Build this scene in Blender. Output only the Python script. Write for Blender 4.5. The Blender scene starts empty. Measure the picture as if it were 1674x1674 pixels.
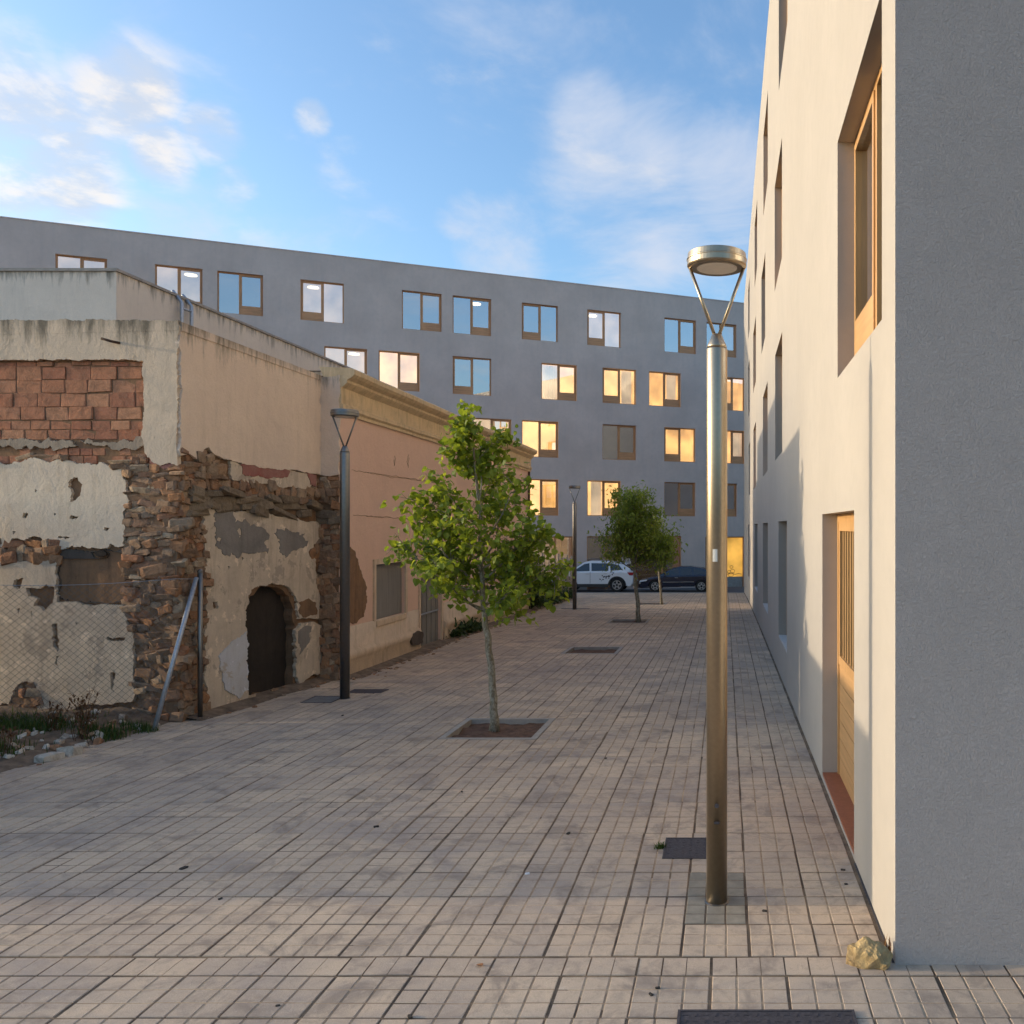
import bpy, bmesh, math, random
from mathutils import Vector, Matrix, noise
from mathutils.geometry import tessellate_polygon
R = math.radians
scene = bpy.context.scene
col = scene.collection

# ---------------------------------------------------------------- camera, sky, sun, exposure
F, CX, CY, EYE = 1410.0, 1185.3, 861.5, 2.27        # shift-lens view straight down the lane
cam_d = bpy.data.cameras.new('camera'); cam = bpy.data.objects.new('camera', cam_d); col.objects.link(cam)
cam.location = (0, 0, EYE); cam.rotation_euler = (R(90), 0, 0)
cam_d.sensor_width = 36; cam_d.lens = 36*F/1674
cam_d.shift_x = (837-CX)/1674; cam_d.shift_y = (CY-837)/1674
cam_d.clip_start = 0.05; cam_d.clip_end = 3000
scene.camera = cam

SUN_EL = 9.7
world = bpy.data.worlds.new('World'); scene.world = world; world.use_nodes = True
SUN_DIR = Vector((-math.cos(R(SUN_EL)), 0.0, math.sin(R(SUN_EL))))   # towards the sun: low in the left

def build_world():
    nt = world.node_tree; N = nt.nodes; L = nt.links; N.clear()
    out = N.new('ShaderNodeOutputWorld'); bg = N.new('ShaderNodeBackground'); L.new(bg.outputs[0], out.inputs[0])
    sky = N.new('ShaderNodeTexSky'); sky.sky_type = 'NISHITA'; sky.sun_disc = False
    sky.sun_elevation = R(SUN_EL); sky.sun_rotation = R(-90); sky.air_density = 1.0; sky.dust_density = 2.6; sky.ozone_density = 3.2
    tc = N.new('ShaderNodeTexCoord')
    def math_(op, a, b=None, c=None):
        n = N.new('ShaderNodeMath'); n.operation = op
        for i, v in enumerate((a, b, c)):
            if v is None: continue
            if isinstance(v, (int, float)): n.inputs[i].default_value = v
            else: L.new(v, n.inputs[i])
        return n.outputs[0]
    nrm = N.new('ShaderNodeVectorMath'); nrm.operation = 'NORMALIZE'; L.new(tc.outputs['Generated'], nrm.inputs[0])
    D = nrm.outputs[0]
    sep = N.new('ShaderNodeSeparateXYZ'); L.new(D, sep.inputs[0])
    zz = math_('ADD', math_('MAXIMUM', sep.outputs[2], 0.0), 0.22)
    comb = N.new('ShaderNodeCombineXYZ')
    L.new(math_('DIVIDE', sep.outputs[0], zz), comb.inputs[0]); L.new(math_('DIVIDE', sep.outputs[1], zz), comb.inputs[1])
    def noise_(scale, detail, rough, loc, dist=0.0):
        mp = N.new('ShaderNodeMapping'); mp.inputs['Location'].default_value = loc; L.new(comb.outputs[0], mp.inputs[0])
        n = N.new('ShaderNodeTexNoise'); n.inputs['Scale'].default_value = scale; n.inputs['Detail'].default_value = detail
        n.inputs['Roughness'].default_value = rough; n.inputs['Distortion'].default_value = dist
        L.new(mp.outputs[0], n.inputs['Vector']); return n.outputs['Fac']
    def smooth(v, lo, hi):
        n = N.new('ShaderNodeMapRange'); n.interpolation_type = 'SMOOTHSTEP'; n.inputs[1].default_value = lo; n.inputs[2].default_value = hi
        L.new(v, n.inputs[0]); return n.outputs[0]
    def blob(dx, dz, r0, r1):                       # soft round region of the sky about one direction
        c = Vector((dx, 1.0, dz)).normalized()
        d = N.new('ShaderNodeVectorMath'); d.operation = 'DOT_PRODUCT'; L.new(D, d.inputs[0]); d.inputs[1].default_value = c
        return smooth(d.outputs['Value'], math.cos(R(r1)), math.cos(R(r0)))
    def px(x, y): return ((x-CX)/F, (CY-y)/F)
    def union(lst):
        o = lst[0]
        for b in lst[1:]: o = math_('MAXIMUM', o, b)
        return o
    puffs = union([blob(*px(x, y), a, b) for x, y, a, b in ((20,235,.5,6.0),(200,145,.3,3.4),(110,290,.3,3.2),(345,225,.2,2.2),(270,250,.2,2.3),(512,190,.1,1.3),(385,300,.1,1.7),(-200,150,2,9))])
    wisps = union([blob(*px(x, y), a, b) for x, y, a, b in ((1030,330,1,8),(820,405,.5,4.2),(1060,425,.3,3),(1180,290,1,5),(970,200,.2,3.4),(760,360,.3,2.2))])
    n1 = noise_(4.2, 8, .58, (2.3, 7.9, 0), .15)
    n1b = noise_(4.2, 8, .58, (2.3+.05, 7.9-.03, 0), .15)
    n2 = noise_(2.6, 6, .62, (8.2, 5.1, 0), .5)
    m1 = smooth(math_('ADD', n1, math_('MULTIPLY', puffs, .30)), .52, 1.0)
    m2 = math_('MULTIPLY', smooth(math_('ADD', n2, math_('MULTIPLY', wisps, .24)), .50, .95), .80)
    edge = smooth(math_('SUBTRACT', n1, n1b), -.05, .10)       # side of a puff towards the sun
    ccol = N.new('ShaderNodeMix'); ccol.data_type = 'RGBA'; L.new(edge, ccol.inputs[0])
    ccol.inputs[6].default_value = (1.45, 1.55, 1.75, 1); ccol.inputs[7].default_value = (2.25, 2.05, 1.85, 1)
    mixa = N.new('ShaderNodeMix'); mixa.data_type = 'RGBA'
    L.new(math_('MULTIPLY', m1, .88), mixa.inputs[0])
    mixb = N.new('ShaderNodeMix'); mixb.data_type = 'RGBA'; L.new(m2, mixb.inputs[0])
    tint = N.new('ShaderNodeMix'); tint.data_type = 'RGBA'; tint.blend_type = 'MULTIPLY'; tint.inputs[0].default_value = 1
    L.new(sky.outputs[0], tint.inputs[6]); tint.inputs[7].default_value = SKY_TINT
    L.new(tint.outputs[2], mixb.inputs[6]); mixb.inputs[7].default_value = (1.6, 1.68, 1.9, 1)
    L.new(mixb.outputs[2], mixa.inputs[6]); L.new(ccol.outputs[2], mixa.inputs[7])
    L.new(mixa.outputs[2], bg.inputs[0]); bg.inputs[1].default_value = SKY_STRENGTH
SKY_TINT = (.87, .885, .87, 1)
SKY_STRENGTH = 0.15
build_world()
sun_d = bpy.data.lights.new('sun', 'SUN'); sun = bpy.data.objects.new('sun', sun_d); col.objects.link(sun)
sun_d.energy = 2.0; sun_d.angle = R(0.6); sun_d.color = (0.53, 0.43, 0.30)
sun.rotation_euler = (-SUN_DIR).to_track_quat('-Z', 'Y').to_euler(); sun.location = (-30, 5, 20)
vs = scene.view_settings; vs.view_transform = 'Standard'; vs.look = 'None'; vs.exposure = 1.64; vs.gamma = 1; vs.use_curve_mapping = False
scene.render.engine = 'CYCLES'
cy = scene.cycles; cy.max_bounces = 6; cy.diffuse_bounces = 3; cy.glossy_bounces = 3; cy.transparent_max_bounces = 8; cy.transmission_bounces = 3; cy.caustics_reflective = False; cy.caustics_refractive = False
scene.render.resolution_x = 1024; scene.render.resolution_y = 1024

# ---------------------------------------------------------------- mesh helpers
WLOC = {}                                            # world origin of every parent
class MB:
    def __init__(s): s.v = []; s.f = []; s.m = []; s.sm = []
    def vert(s, p): s.v.append(Vector(p)); return len(s.v)-1
    def face(s, idx, mi=0, smooth=False): s.f.append(tuple(idx)); s.m.append(mi); s.sm.append(smooth)
    def quad(s, a, b, c, d, mi=0): i = len(s.v); s.v += [Vector(a), Vector(b), Vector(c), Vector(d)]; s.face((i, i+1, i+2, i+3), mi)
    def hexa(s, p, mi=0):                            # eight corners: bottom ring then top ring
        i = len(s.v); s.v += [Vector(q) for q in p]
        for f in ((3,2,1,0), (4,5,6,7), (0,1,5,4), (1,2,6,5), (2,3,7,6), (3,0,4,7)): s.face([i+k for k in f], mi)
    def box(s, x0, x1, y0, y1, z0, z1, mi=0):
        s.hexa([(x0,y0,z0), (x1,y0,z0), (x1,y1,z0), (x0,y1,z0), (x0,y0,z1), (x1,y0,z1), (x1,y1,z1), (x0,y1,z1)], mi)
    def tube(s, pts, rad, n=8, mi=0, smooth=True, caps=True):
        pts = [Vector(p) for p in pts]; rings = []
        if isinstance(rad, (int, float)): rad = [rad]*len(pts)
        ref = None
        for i, p in enumerate(pts):
            t = (pts[min(i+1, len(pts)-1)]-pts[max(i-1, 0)]).normalized()
            if ref is None: ref = Vector((0,0,1)) if abs(t.z) < .9 else Vector((1,0,0))
            a = t.cross(ref).normalized(); b = a.cross(t).normalized(); ref = b
            rings.append([s.vert(p+(a*math.cos(2*math.pi*k/n)+b*math.sin(2*math.pi*k/n))*rad[i]) for k in range(n)])
        for r0, r1 in zip(rings, rings[1:]):
            for k in range(n): s.face((r0[k], r0[(k+1)%n], r1[(k+1)%n], r1[k]), mi, smooth)
        if caps: s.face(rings[0][::-1], mi); s.face(rings[-1], mi)
    def lathe(s, prof, n=32, c=(0,0,0), mi=0, smooth=False, axis='z'):
        rings = []
        for r, z in prof:
            ring = []
            for k in range(n):
                a = 2*math.pi*k/n
                p = (c[0]+r*math.cos(a), c[1]+r*math.sin(a), c[2]+z) if axis == 'z' else (c[0]+r*math.cos(a), c[1]+z, c[2]+r*math.sin(a))
                ring.append(s.vert(p))
            rings.append(ring)
        for r0, r1 in zip(rings, rings[1:]):
            for k in range(n): s.face((r0[k], r0[(k+1)%n], r1[(k+1)%n], r1[k]), mi, smooth)
        s.face(rings[0][::-1], mi); s.face(rings[-1], mi)
    def mesh(s, name, mats, off=None):
        me = bpy.data.meshes.new(name)
        o = off or Vector((0,0,0))
        me.from_pydata([tuple(v-o) for v in s.v], [], s.f)
        for m in (mats if isinstance(mats, (list, tuple)) else [mats]): me.materials.append(m)
        me.polygons.foreach_set('material_index', s.m); me.polygons.foreach_set('use_smooth', s.sm)
        me.update(); return me
    def build(s, name, mats, parent=None):           # vertices are given in world space
        me = s.mesh(name, mats, WLOC.get(parent.name) if parent else None)
        o = bpy.data.objects.new(name, me); col.objects.link(o)
        if parent: o.parent = parent; WLOC[o.name] = WLOC[parent.name]
        else: WLOC[o.name] = Vector((0,0,0))
        return o
def put(name, me, loc, rot=(0,0,0), scale=(1,1,1), parent=None):     # shared mesh at a world location
    o = bpy.data.objects.new(name, me); col.objects.link(o)
    if parent: o.parent = parent; loc = Vector(loc)-WLOC[parent.name]
    o.location = loc; o.rotation_euler = rot; o.scale = scale
    return o
def thing(name, loc, label, cat, group=None):
    o = bpy.data.objects.new(name, None); col.objects.link(o); o.location = loc; o.empty_display_size = .2
    WLOC[o.name] = Vector(loc); return tag(o, label, cat, group)
def tag(o, label=None, cat=None, group=None, kind=None):
    if label: o['label'] = label
    if cat: o['category'] = cat
    if group: o['group'] = group
    if kind: o['kind'] = kind
    return o
def copy_tree(o, parent=None, label=None):
    c = o.copy(); col.objects.link(c); c.parent = parent
    if label: c['label'] = label
    for ch in [x for x in o.children]: copy_tree(ch, c)
    return c

# ---------------------------------------------------------------- materials
def newmat(name):
    m = bpy.data.materials.new(name); m.use_nodes = True
    nt = m.node_tree; b = nt.nodes['Principled BSDF']; return m, nt, b
def n_noise(nt, scale, detail=4, rough=.55, vec=None, dist=0.0):
    n = nt.nodes.new('ShaderNodeTexNoise'); n.inputs['Scale'].default_value = scale; n.inputs['Detail'].default_value = detail
    n.inputs['Roughness'].default_value = rough; n.inputs['Distortion'].default_value = dist
    if vec is not None: nt.links.new(vec, n.inputs['Vector'])
    return n.outputs['Fac']
def n_range(nt, v, a, b, c=0.0, d=1.0):
    n = nt.nodes.new('ShaderNodeMapRange'); nt.links.new(v, n.inputs[0])
    for i, q in enumerate((a, b, c, d)): n.inputs[i+1].default_value = q
    return n.outputs[0]
def n_mix(nt, fac, a, b, mode='MIX'):
    n = nt.nodes.new('ShaderNodeMix'); n.data_type = 'RGBA'; n.blend_type = mode
    for i, q in ((0, fac), (6, a), (7, b)):
        if isinstance(q, (int, float)): n.inputs[i].default_value = q
        elif isinstance(q, tuple): n.inputs[i].default_value = (*q, 1) if len(q) == 3 else q
        else: nt.links.new(q, n.inputs[i])
    return n.outputs[2]
def n_math(nt, op, a, b=0.0):
    n = nt.nodes.new('ShaderNodeMath'); n.operation = op
    for i, q in enumerate((a, b)):
        if isinstance(q, (int, float)): n.inputs[i].default_value = q
        else: nt.links.new(q, n.inputs[i])
    return n.outputs[0]
def n_pos(nt, scale=(1,1,1), loc=(0,0,0), obj=False):
    if obj: g = nt.nodes.new('ShaderNodeTexCoord').outputs['Object']
    else: g = nt.nodes.new('ShaderNodeNewGeometry').outputs['Position']
    mp = nt.nodes.new('ShaderNodeMapping'); mp.inputs['Scale'].default_value = scale; mp.inputs['Location'].default_value = loc
    nt.links.new(g, mp.inputs[0]); return mp.outputs[0]
def n_bump(nt, b, h, strength, dist=.01):
    n = nt.nodes.new('ShaderNodeBump'); n.inputs['Strength'].default_value = strength; n.inputs['Distance'].default_value = dist
    nt.links.new(h, n.inputs['Height'])
    if b.inputs['Normal'].is_linked: nt.links.new(b.inputs['Normal'].links[0].from_socket, n.inputs['Normal'])
    nt.links.new(n.outputs[0], b.inputs['Normal'])
def setc(nt, b, c): nt.links.new(c, b.inputs['Base Color'])

def mat_plain(name, c, rough=.6, metal=0.0, var=.12, scale=8.0, bump=0.0, bscale=60, spec=None):
    m, nt, b = newmat(name); p = n_pos(nt)
    v = n_noise(nt, scale, 5, .6, p)
    setc(nt, b, n_mix(nt, n_range(nt, v, .3, .7), tuple(x*(1-var) for x in c), tuple(min(1, x*(1+var)) for x in c)))
    b.inputs['Roughness'].default_value = rough; b.inputs['Metallic'].default_value = metal
    if spec is not None: b.inputs['Specular IOR Level'].default_value = spec
    if bump: n_bump(nt, b, n_noise(nt, bscale, 3, .6, p), bump)
    return m
def mat_render(name, c, mottling=.1, fine=.25, grain=130, streak=0.0, streak_c=(.3,.28,.25), coarse=0.0):
    """sand-finished wall render"""
    m, nt, b = newmat(name); p = n_pos(nt)
    v = n_noise(nt, .7, 5, .6, p); v2 = n_noise(nt, 6, 4, .6, p)
    c1 = n_mix(nt, n_range(nt, v, .3, .72), tuple(x*(1-mottling) for x in c), tuple(x*(1+mottling) for x in c))
    c1 = n_mix(nt, n_range(nt, v2, .45, .8, 0, .35), c1, tuple(x*.82 for x in c))
    if streak:
        sv = n_noise(nt, 5, 5, .65, n_pos(nt, (1, 1, .12)))
        c1 = n_mix(nt, n_range(nt, sv, .5, .8, 0, streak), c1, streak_c)
    g = n_noise(nt, grain, 3, .65, p)
    c1 = n_mix(nt, n_range(nt, g, .25, .75, 0, .22), c1, tuple(x*.7 for x in c))
    setc(nt, b, c1); b.inputs['Roughness'].default_value = .92; b.inputs['Specular IOR Level'].default_value = .2
    n_bump(nt, b, g, fine, .006)
    if coarse: n_bump(nt, b, n_noise(nt, 55, 5, .7, p, 1.2), coarse, .035)
    return m
def mat_wood(name, c, axis='z', dark=.55, rough=.5):
    m, nt, b = newmat(name)
    s = {'z': (26, 26, 1.6), 'h': (1.6, 1.6, 26)}[axis]
    p = n_pos(nt, s); v = n_noise(nt, 1.0, 6, .62, p, .6); w = n_noise(nt, 1.1, 3, .5, n_pos(nt))
    c1 = n_mix(nt, n_range(nt, v, .3, .72), tuple(x*dark for x in c), c)
    c1 = n_mix(nt, n_range(nt, w, .35, .7, 0, .4), c1, tuple(min(1, x*1.25) for x in c))
    setc(nt, b, c1); b.inputs['Roughness'].default_value = rough
    n_bump(nt, b, v, .12, .004); return m
def mat_glass(name, refl=.5, tint=(.95,.97,1), thru=(.9,.92,.95)):
    m = bpy.data.materials.new(name); m.use_nodes = True; nt = m.node_tree; nt.nodes.clear()
    o = nt.nodes.new('ShaderNodeOutputMaterial'); mx = nt.nodes.new('ShaderNodeMixShader')
    g = nt.nodes.new('ShaderNodeBsdfGlossy'); g.inputs['Roughness'].default_value = .012; g.inputs['Color'].default_value = (*tint, 1)
    t = nt.nodes.new('ShaderNodeBsdfTransparent'); t.inputs['Color'].default_value = (*thru, 1)
    lw = nt.nodes.new('ShaderNodeLayerWeight'); lw.inputs[0].default_value = .25
    f = n_range(nt, lw.outputs['Fresnel'], 0, 1, refl, 1.0)
    bp = nt.nodes.new('ShaderNodeBump'); bp.inputs['Strength'].default_value = .035; bp.inputs['Distance'].default_value = .08
    nt.links.new(n_noise(nt, .55, 1, .4, n_pos(nt)), bp.inputs['Height']); nt.links.new(bp.outputs[0], g.inputs['Normal'])
    nt.links.new(f, mx.inputs[0]); nt.links.new(t.outputs[0], mx.inputs[1]); nt.links.new(g.outputs[0], mx.inputs[2]); nt.links.new(mx.outputs[0], o.inputs[0])
    return m
def mat_emit(name, c, s, base=(.6,.5,.4)):
    m, nt, b = newmat(name); p = n_pos(nt)
    v = n_noise(nt, .9, 3, .5, p)
    setc(nt, b, n_mix(nt, n_range(nt, v, .35, .65), tuple(x*.75 for x in base), base)); b.inputs['Roughness'].default_value = .8
    m.cycles.emission_sampling = 'NONE'
    b.inputs['Emission Color'].default_value = (*c, 1); nt.links.new(n_range(nt, v, .3, .7, s*.5, s*1.4), b.inputs['Emission Strength'])
    return m
M = {}
M['render_side'] = mat_render('render_pale', (.43,.395,.355), .05, .22, 150, .10, (.40,.38,.35))
M['render_front'] = mat_render('render_rough', (.64,.55,.495), .06, .75, 110, .06, (.52,.44,.39), .8)
M['render_back'] = mat_render('render_grey', (.70,.545,.465), .10, .18, 70, .16, (.34,.32,.33))
M['wood'] = mat_wood('larch_wood', (.66,.30,.125), 'z'); M['wood_h'] = mat_wood('larch_wood_across', (.68,.32,.14), 'h')
M['wood_sun'] = mat_wood('sunlit_larch', (.56,.32,.13), 'z', .62); M['wood_sun_h'] = mat_wood('sunlit_larch_across', (.57,.33,.14), 'h', .7)  # same larch as the far windows, its sunlit colour painted in
M['glass'] = mat_glass('window_glass', .46); M['glass_side'] = mat_glass('window_glass_deep', .5)
M['room_dim'] = mat_emit('dim_room', (1,.7,.4), .015, (.10,.09,.08))
M['room_warm'] = mat_emit('lit_room', (1,.56,.17), .52, (.5,.38,.25)); M['room_pale'] = mat_emit('softly_lit_room', (1,.68,.38), .15, (.5,.42,.34))
M['lamp_glow'] = mat_emit('lit_ceiling_lamp', (1,.80,.48), 1.15, (1,.95,.85))
M['curtain'] = mat_emit('curtain_cloth', (1,.7,.38), .28, (.6,.5,.36))
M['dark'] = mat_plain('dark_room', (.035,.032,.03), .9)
M['threshold'] = mat_plain('red_threshold', (.30,.10,.045), .55, 0, .15, 20)
M['sill'] = mat_plain('pale_stone_sill', (.55,.54,.52), .7, 0, .06, 30)
M['steel'] = mat_plain('satin_steel', (.41,.335,.24), .36, 1.0, .06, 40)
M['steel_dark'] = mat_plain('shaded_grey_steel', (.22,.21,.20), .42, 1.0, .08, 30)  # lamp metal again, darkened in colour for the posts standing in shade
M['galv'] = mat_plain('galvanised_steel', (.40,.42,.46), .5, .7, .15, 40)
M['rust'] = mat_plain('rusty_iron', (.10,.055,.035), .85, .2, .3, 40, .3)
M['iron'] = mat_plain('cast_iron', (.075,.066,.072), .7, .35, .3, 60, .4, 200)
M['lens'] = mat_plain('frosted_lens', (.80,.72,.62), .35, 0, .05, 20)
M['sticker'] = mat_plain('paper_sticker', (.68,.66,.60), .8, 0, .08, 120)
# ---------------------------------------------------------------- ground profile: the lane falls gently away from the camera
GP = [(-60,0), (6,0), (8,-.02), (12,-.07), (20,-.20), (28,-.36), (34,-.53), (39.0,-.70)]
RP = [(39.0,-.80), (43,-.97), (47,-1.08), (60,-1.4), (300,-1.6)]
def interp(T, y):
    if y <= T[0][0]: return T[0][1]
    for (a, za), (b, zb) in zip(T, T[1:]):
        if y <= b: return za+(zb-za)*(y-a)/(b-a)
    return T[-1][1]
def g(y): return interp(GP, y) if y < 39.0 else interp(RP, y)

def mat_paving():
    m, nt, b = newmat('concrete_paving'); p = n_pos(nt); N = nt.nodes; L = nt.links
    oi = N.new('ShaderNodeObjectInfo'); at = N.new('ShaderNodeAttribute'); at.attribute_name = 'tone'; ge = N.new('ShaderNodeNewGeometry')
    tone = n_math(nt, 'FRACT', n_math(nt, 'ADD', oi.outputs['Random'], at.outputs['Fac'])); pad = ge.outputs['Random Per Island']
    big = n_noise(nt, .5, 4, .6, p, .4); mid = n_noise(nt, 3.1, 5, .68, p, .6); fine = n_noise(nt, 150, 3, .75, p); sp = n_noise(nt, 17, 5, .7, p, .4)
    c = n_mix(nt, n_range(nt, big, .36, .66), (.60,.45,.325), (.86,.65,.445))
    c = n_mix(nt, n_range(nt, tone, 0, 1, 0, .7), c, (.46,.365,.29))
    c = n_mix(nt, n_range(nt, pad, 0, 1, 0, .25), c, (.58,.45,.33))
    c = n_mix(nt, n_range(nt, n_noise(nt, 1.1, 4, .6, n_pos(nt, (1,1.6,1), (7,3,0)), .8), .48, .66, 0, .65), c, (.37,.31,.275))
    c = n_mix(nt, n_range(nt, mid, .50, .66, 0, .75), c, (.27,.215,.175))
    c = n_mix(nt, n_range(nt, sp, .52, .70, 0, .45), c, (.33,.25,.185))
    c = n_mix(nt, n_range(nt, sp, .28, .40, .5, 0), c, (.74,.60,.45))
    c = n_mix(nt, n_range(nt, fine, .3, .7, 0, .4), c, (.30,.225,.17))
    setc(nt, b, c); b.inputs['Roughness'].default_value = .85; b.inputs['Specular IOR Level'].default_value = .3
    n_bump(nt, b, fine, .5, .006); n_bump(nt, b, sp, .4, .010); return m
M['paving'] = mat_paving()
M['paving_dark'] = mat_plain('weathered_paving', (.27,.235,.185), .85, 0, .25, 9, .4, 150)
M['bed'] = mat_plain('sandy_joint', (.20,.135,.085), .95, 0, .3, 14, .5, 120)
def mat_joint(name, dark, pale):
    m, nt, b = newmat(name); p = n_pos(nt); v = n_noise(nt, 2.2, 5, .65, p, .5); f = n_noise(nt, 60, 3, .6, p)
    c = n_mix(nt, n_range(nt, v, .40, .62), dark, pale); c = n_mix(nt, n_range(nt, f, .4, .7, 0, .5), c, dark)
    setc(nt, b, c); b.inputs['Roughness'].default_value = .97; n_bump(nt, b, f, .5, .006); return m
M['bed'] = mat_joint('dirty_joint', (.105,.07,.045), (.30,.205,.125)); M['groove'] = mat_joint('sandy_groove', (.30,.205,.13), (.58,.42,.27))
M['earth'] = mat_plain('dry_earth', (.12,.085,.06), .97, 0, .4, 5, .8, 40)
M['soil'] = mat_plain('red_soil', (.13,.07,.045), .97, 0, .4, 12, .9, 60)
M['asphalt'] = mat_plain('asphalt', (.10,.095,.095), .9, 0, .15, 3, .5, 150)
M['concrete'] = mat_plain('concrete_edge', (.36,.32,.28), .9, 0, .15, 10, .4, 100)

def strip(name, x0, x1, ys, dz, mat, prof=g):
    mb = MB(); rows = [(mb.vert((x0, y, prof(y)+dz)), mb.vert((x1, y, prof(y)+dz))) for y in ys]
    for a, b in zip(rows, rows[1:]): mb.face((a[0], a[1], b[1], b[0]))
    return mb.build(name, mat)
tag(strip('ground', -600, 600, [-300, -60, 6, 8, 12, 20, 28, 34, 38.9, 39.1, 43, 47, 60, 300, 900], -.16, M['earth'], lambda y: interp(GP, y) if y < 39 else interp(RP, y)), kind='structure')
tag(strip('road', -60, 40, [39.0, 43, 47, 60], 0, M['asphalt'], lambda y: interp(RP, y)), kind='structure')
mb = MB(); mb.box(-16, .87, 38.85, 39.0, -.95, -.695)
tag(mb.build('kerb', M['concrete']), kind='structure')

# paving: 3 x 3 grooved concrete tiles on a sandy bed, four square tree pits left open
PX0, PXP, PY0, PYP = .13, .363, 4.56, .37
PITS = [(-9, 13), (-9, 32), (-9, 49), (-9, 68)]                     # column, row of each 3 x 3 opening
def pit_rect(c, r): return (PX0+c*PXP, PX0+(c+3)*PXP, PY0+r*PYP, PY0+(r+3)*PYP)
XE = -6.52
mb = MB()
cuts = sorted({-12.0, 4.56, 39.0, 6, 8, 12, 20, 28, 34} | {v for q in PITS for v in pit_rect(*q)[2:]})
pa, pb = pit_rect(-9, 0)[:2]
for y0, y1 in zip(cuts, cuts[1:]):
    inpit = any(abs(pit_rect(*q)[2]-y0) < 1e-6 or (pit_rect(*q)[2] < y0+1e-6 < pit_rect(*q)[3]-1e-6) for q in PITS)
    z0, z1 = g(y0)-.0036, interp(GP, y1)-.0036
    xr = 14 if y0 < 4.5 else 1.2
    for xa, xb in ([(XE, pa), (pb, xr)] if inpit else [(XE, xr)]): mb.quad((xa,y0,z0), (xb,y0,z0), (xb,y1,z1), (xa,y1,z1))
pavement = mb.build('pavement', M['bed']); tag(pavement, kind='structure')

def tile_mb(w, d, gap=.013, gr=.0085, h=.009):
    t = MB(); iw, idp = w-gap, d-gap
    for i in range(3):
        for j in range(3):
            x0 = -iw/2+i*iw/3+(gr/2 if i else 0); x1 = -iw/2+(i+1)*iw/3-(gr/2 if i < 2 else 0)
            y0 = -idp/2+j*idp/3+(gr/2 if j else 0); y1 = -idp/2+(j+1)*idp/3-(gr/2 if j < 2 else 0)
            e = .0035; k = len(t.v)
            for (ax, ay, bx, by, z) in ((x0,y0,x1,y1,-.012), (x0,y0,x1,y1,h-.004-.009), (x0+e,y0+e,x1-e,y1-e,h-.009)):
                t.v += [Vector((ax,ay,z)), Vector((bx,ay,z)), Vector((bx,by,z)), Vector((ax,by,z))]
            for q in (0, 4):
                for a in range(4): t.face((k+q+a, k+q+(a+1)%4, k+q+4+(a+1)%4, k+q+4+a))
            t.face((k+8, k+9, k+10, k+11))
    t.quad((-iw/2, -idp/2, -.0027), (iw/2, -idp/2, -.0027), (iw/2, idp/2, -.0027), (-iw/2, idp/2, -.0027), 1)
    return t
rng = random.Random(4)
spots = []
r = 0
while PY0+(r+1)*PYP < 38.9:
    for c in range(-19, 3):
        if any(q[0] <= c < q[0]+3 and q[1] <= r < q[1]+3 for q in PITS): continue
        if c == -19 and PX0+c*PXP < XE-.3: continue
        x = PX0+(c+.5)*PXP; y = PY0+(r+.5)*PYP
        if abs(x) > 1.3*y+1.5: continue
        spots.append((x, y, 0))
    r += 1
FX0, FXP, FYP = -.072, .379, .372
for r2 in range(-1, 15):
    for c in range(-17, 16):
        x = FX0+(c+.5)*FXP; y = 4.36-(r2+.5)*FYP
        if r2 == -1: continue
        spots.append((x, y, 1))
# the short cut row along the seam
tiles = {0: tile_mb(PXP, PYP), 1: tile_mb(FXP, FYP)}
half = MB(); 
for i in range(3):
    w = (FXP-.012)/3; x0 = -FXP/2+.006+i*w+(.004 if i else 0); half.box(x0, x0+w-.004, -.086, .086, -.012, 0)
tiles[2] = half
for c in range(-17, 16): spots.append((FX0+(c+.5)*FXP, 4.36+.096, 2))
tmesh = {k: t.mesh('paving_tile', [M['paving'], M['groove']]) for k, t in tiles.items()}
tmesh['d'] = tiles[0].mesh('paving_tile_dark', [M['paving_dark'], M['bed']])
spots.sort(key=lambda s: math.hypot(s[0], s[1]))
inview = [s for s in spots if -.86*s[1]-.2 < s[0] < .40*s[1]+.2 and s[1] > 3.75 and not (s[0] > 1.05 and s[1] > 4.5)]
near = set(inview[:300])
rest = MB(); tones = []
for s in spots:
    x, y, k = s
    if x > 1.0 and y > 4.5: continue
    sl = math.atan2(interp(GP, y+.18)-interp(GP, y-.18), .36)
    rot = Matrix.Rotation(sl+rng.gauss(0, .0025), 4, 'X') @ Matrix.Rotation(rng.gauss(0, .003), 4, 'Y') @ Matrix.Rotation(rng.gauss(0, .006), 4, 'Z')
    loc = Vector((x+rng.gauss(0, .002), y+rng.gauss(0, .002), interp(GP, y)+rng.uniform(-.0008, .0022)))
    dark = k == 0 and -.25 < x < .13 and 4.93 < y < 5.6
    if s in near: put('paving_tile', tmesh['d'] if dark else tmesh[k], loc, rot.to_euler(), parent=pavement)
    else:
        o = len(rest.v)
        for v in tiles[k].v: rest.v.append(rot @ v+loc)
        tv = rng.random(); tones += [tv]*len(tiles[k].f)
        for f, mi in zip(tiles[k].f, tiles[k].m): rest.face([i+o for i in f], mi)
ro = tag(rest.build('distant_paving_tiles', [M['paving'], M['groove']], pavement), kind='stuff')
ta = ro.data.attributes.new('tone', 'FLOAT', 'FACE'); ta.data.foreach_set('value', tones)

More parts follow.
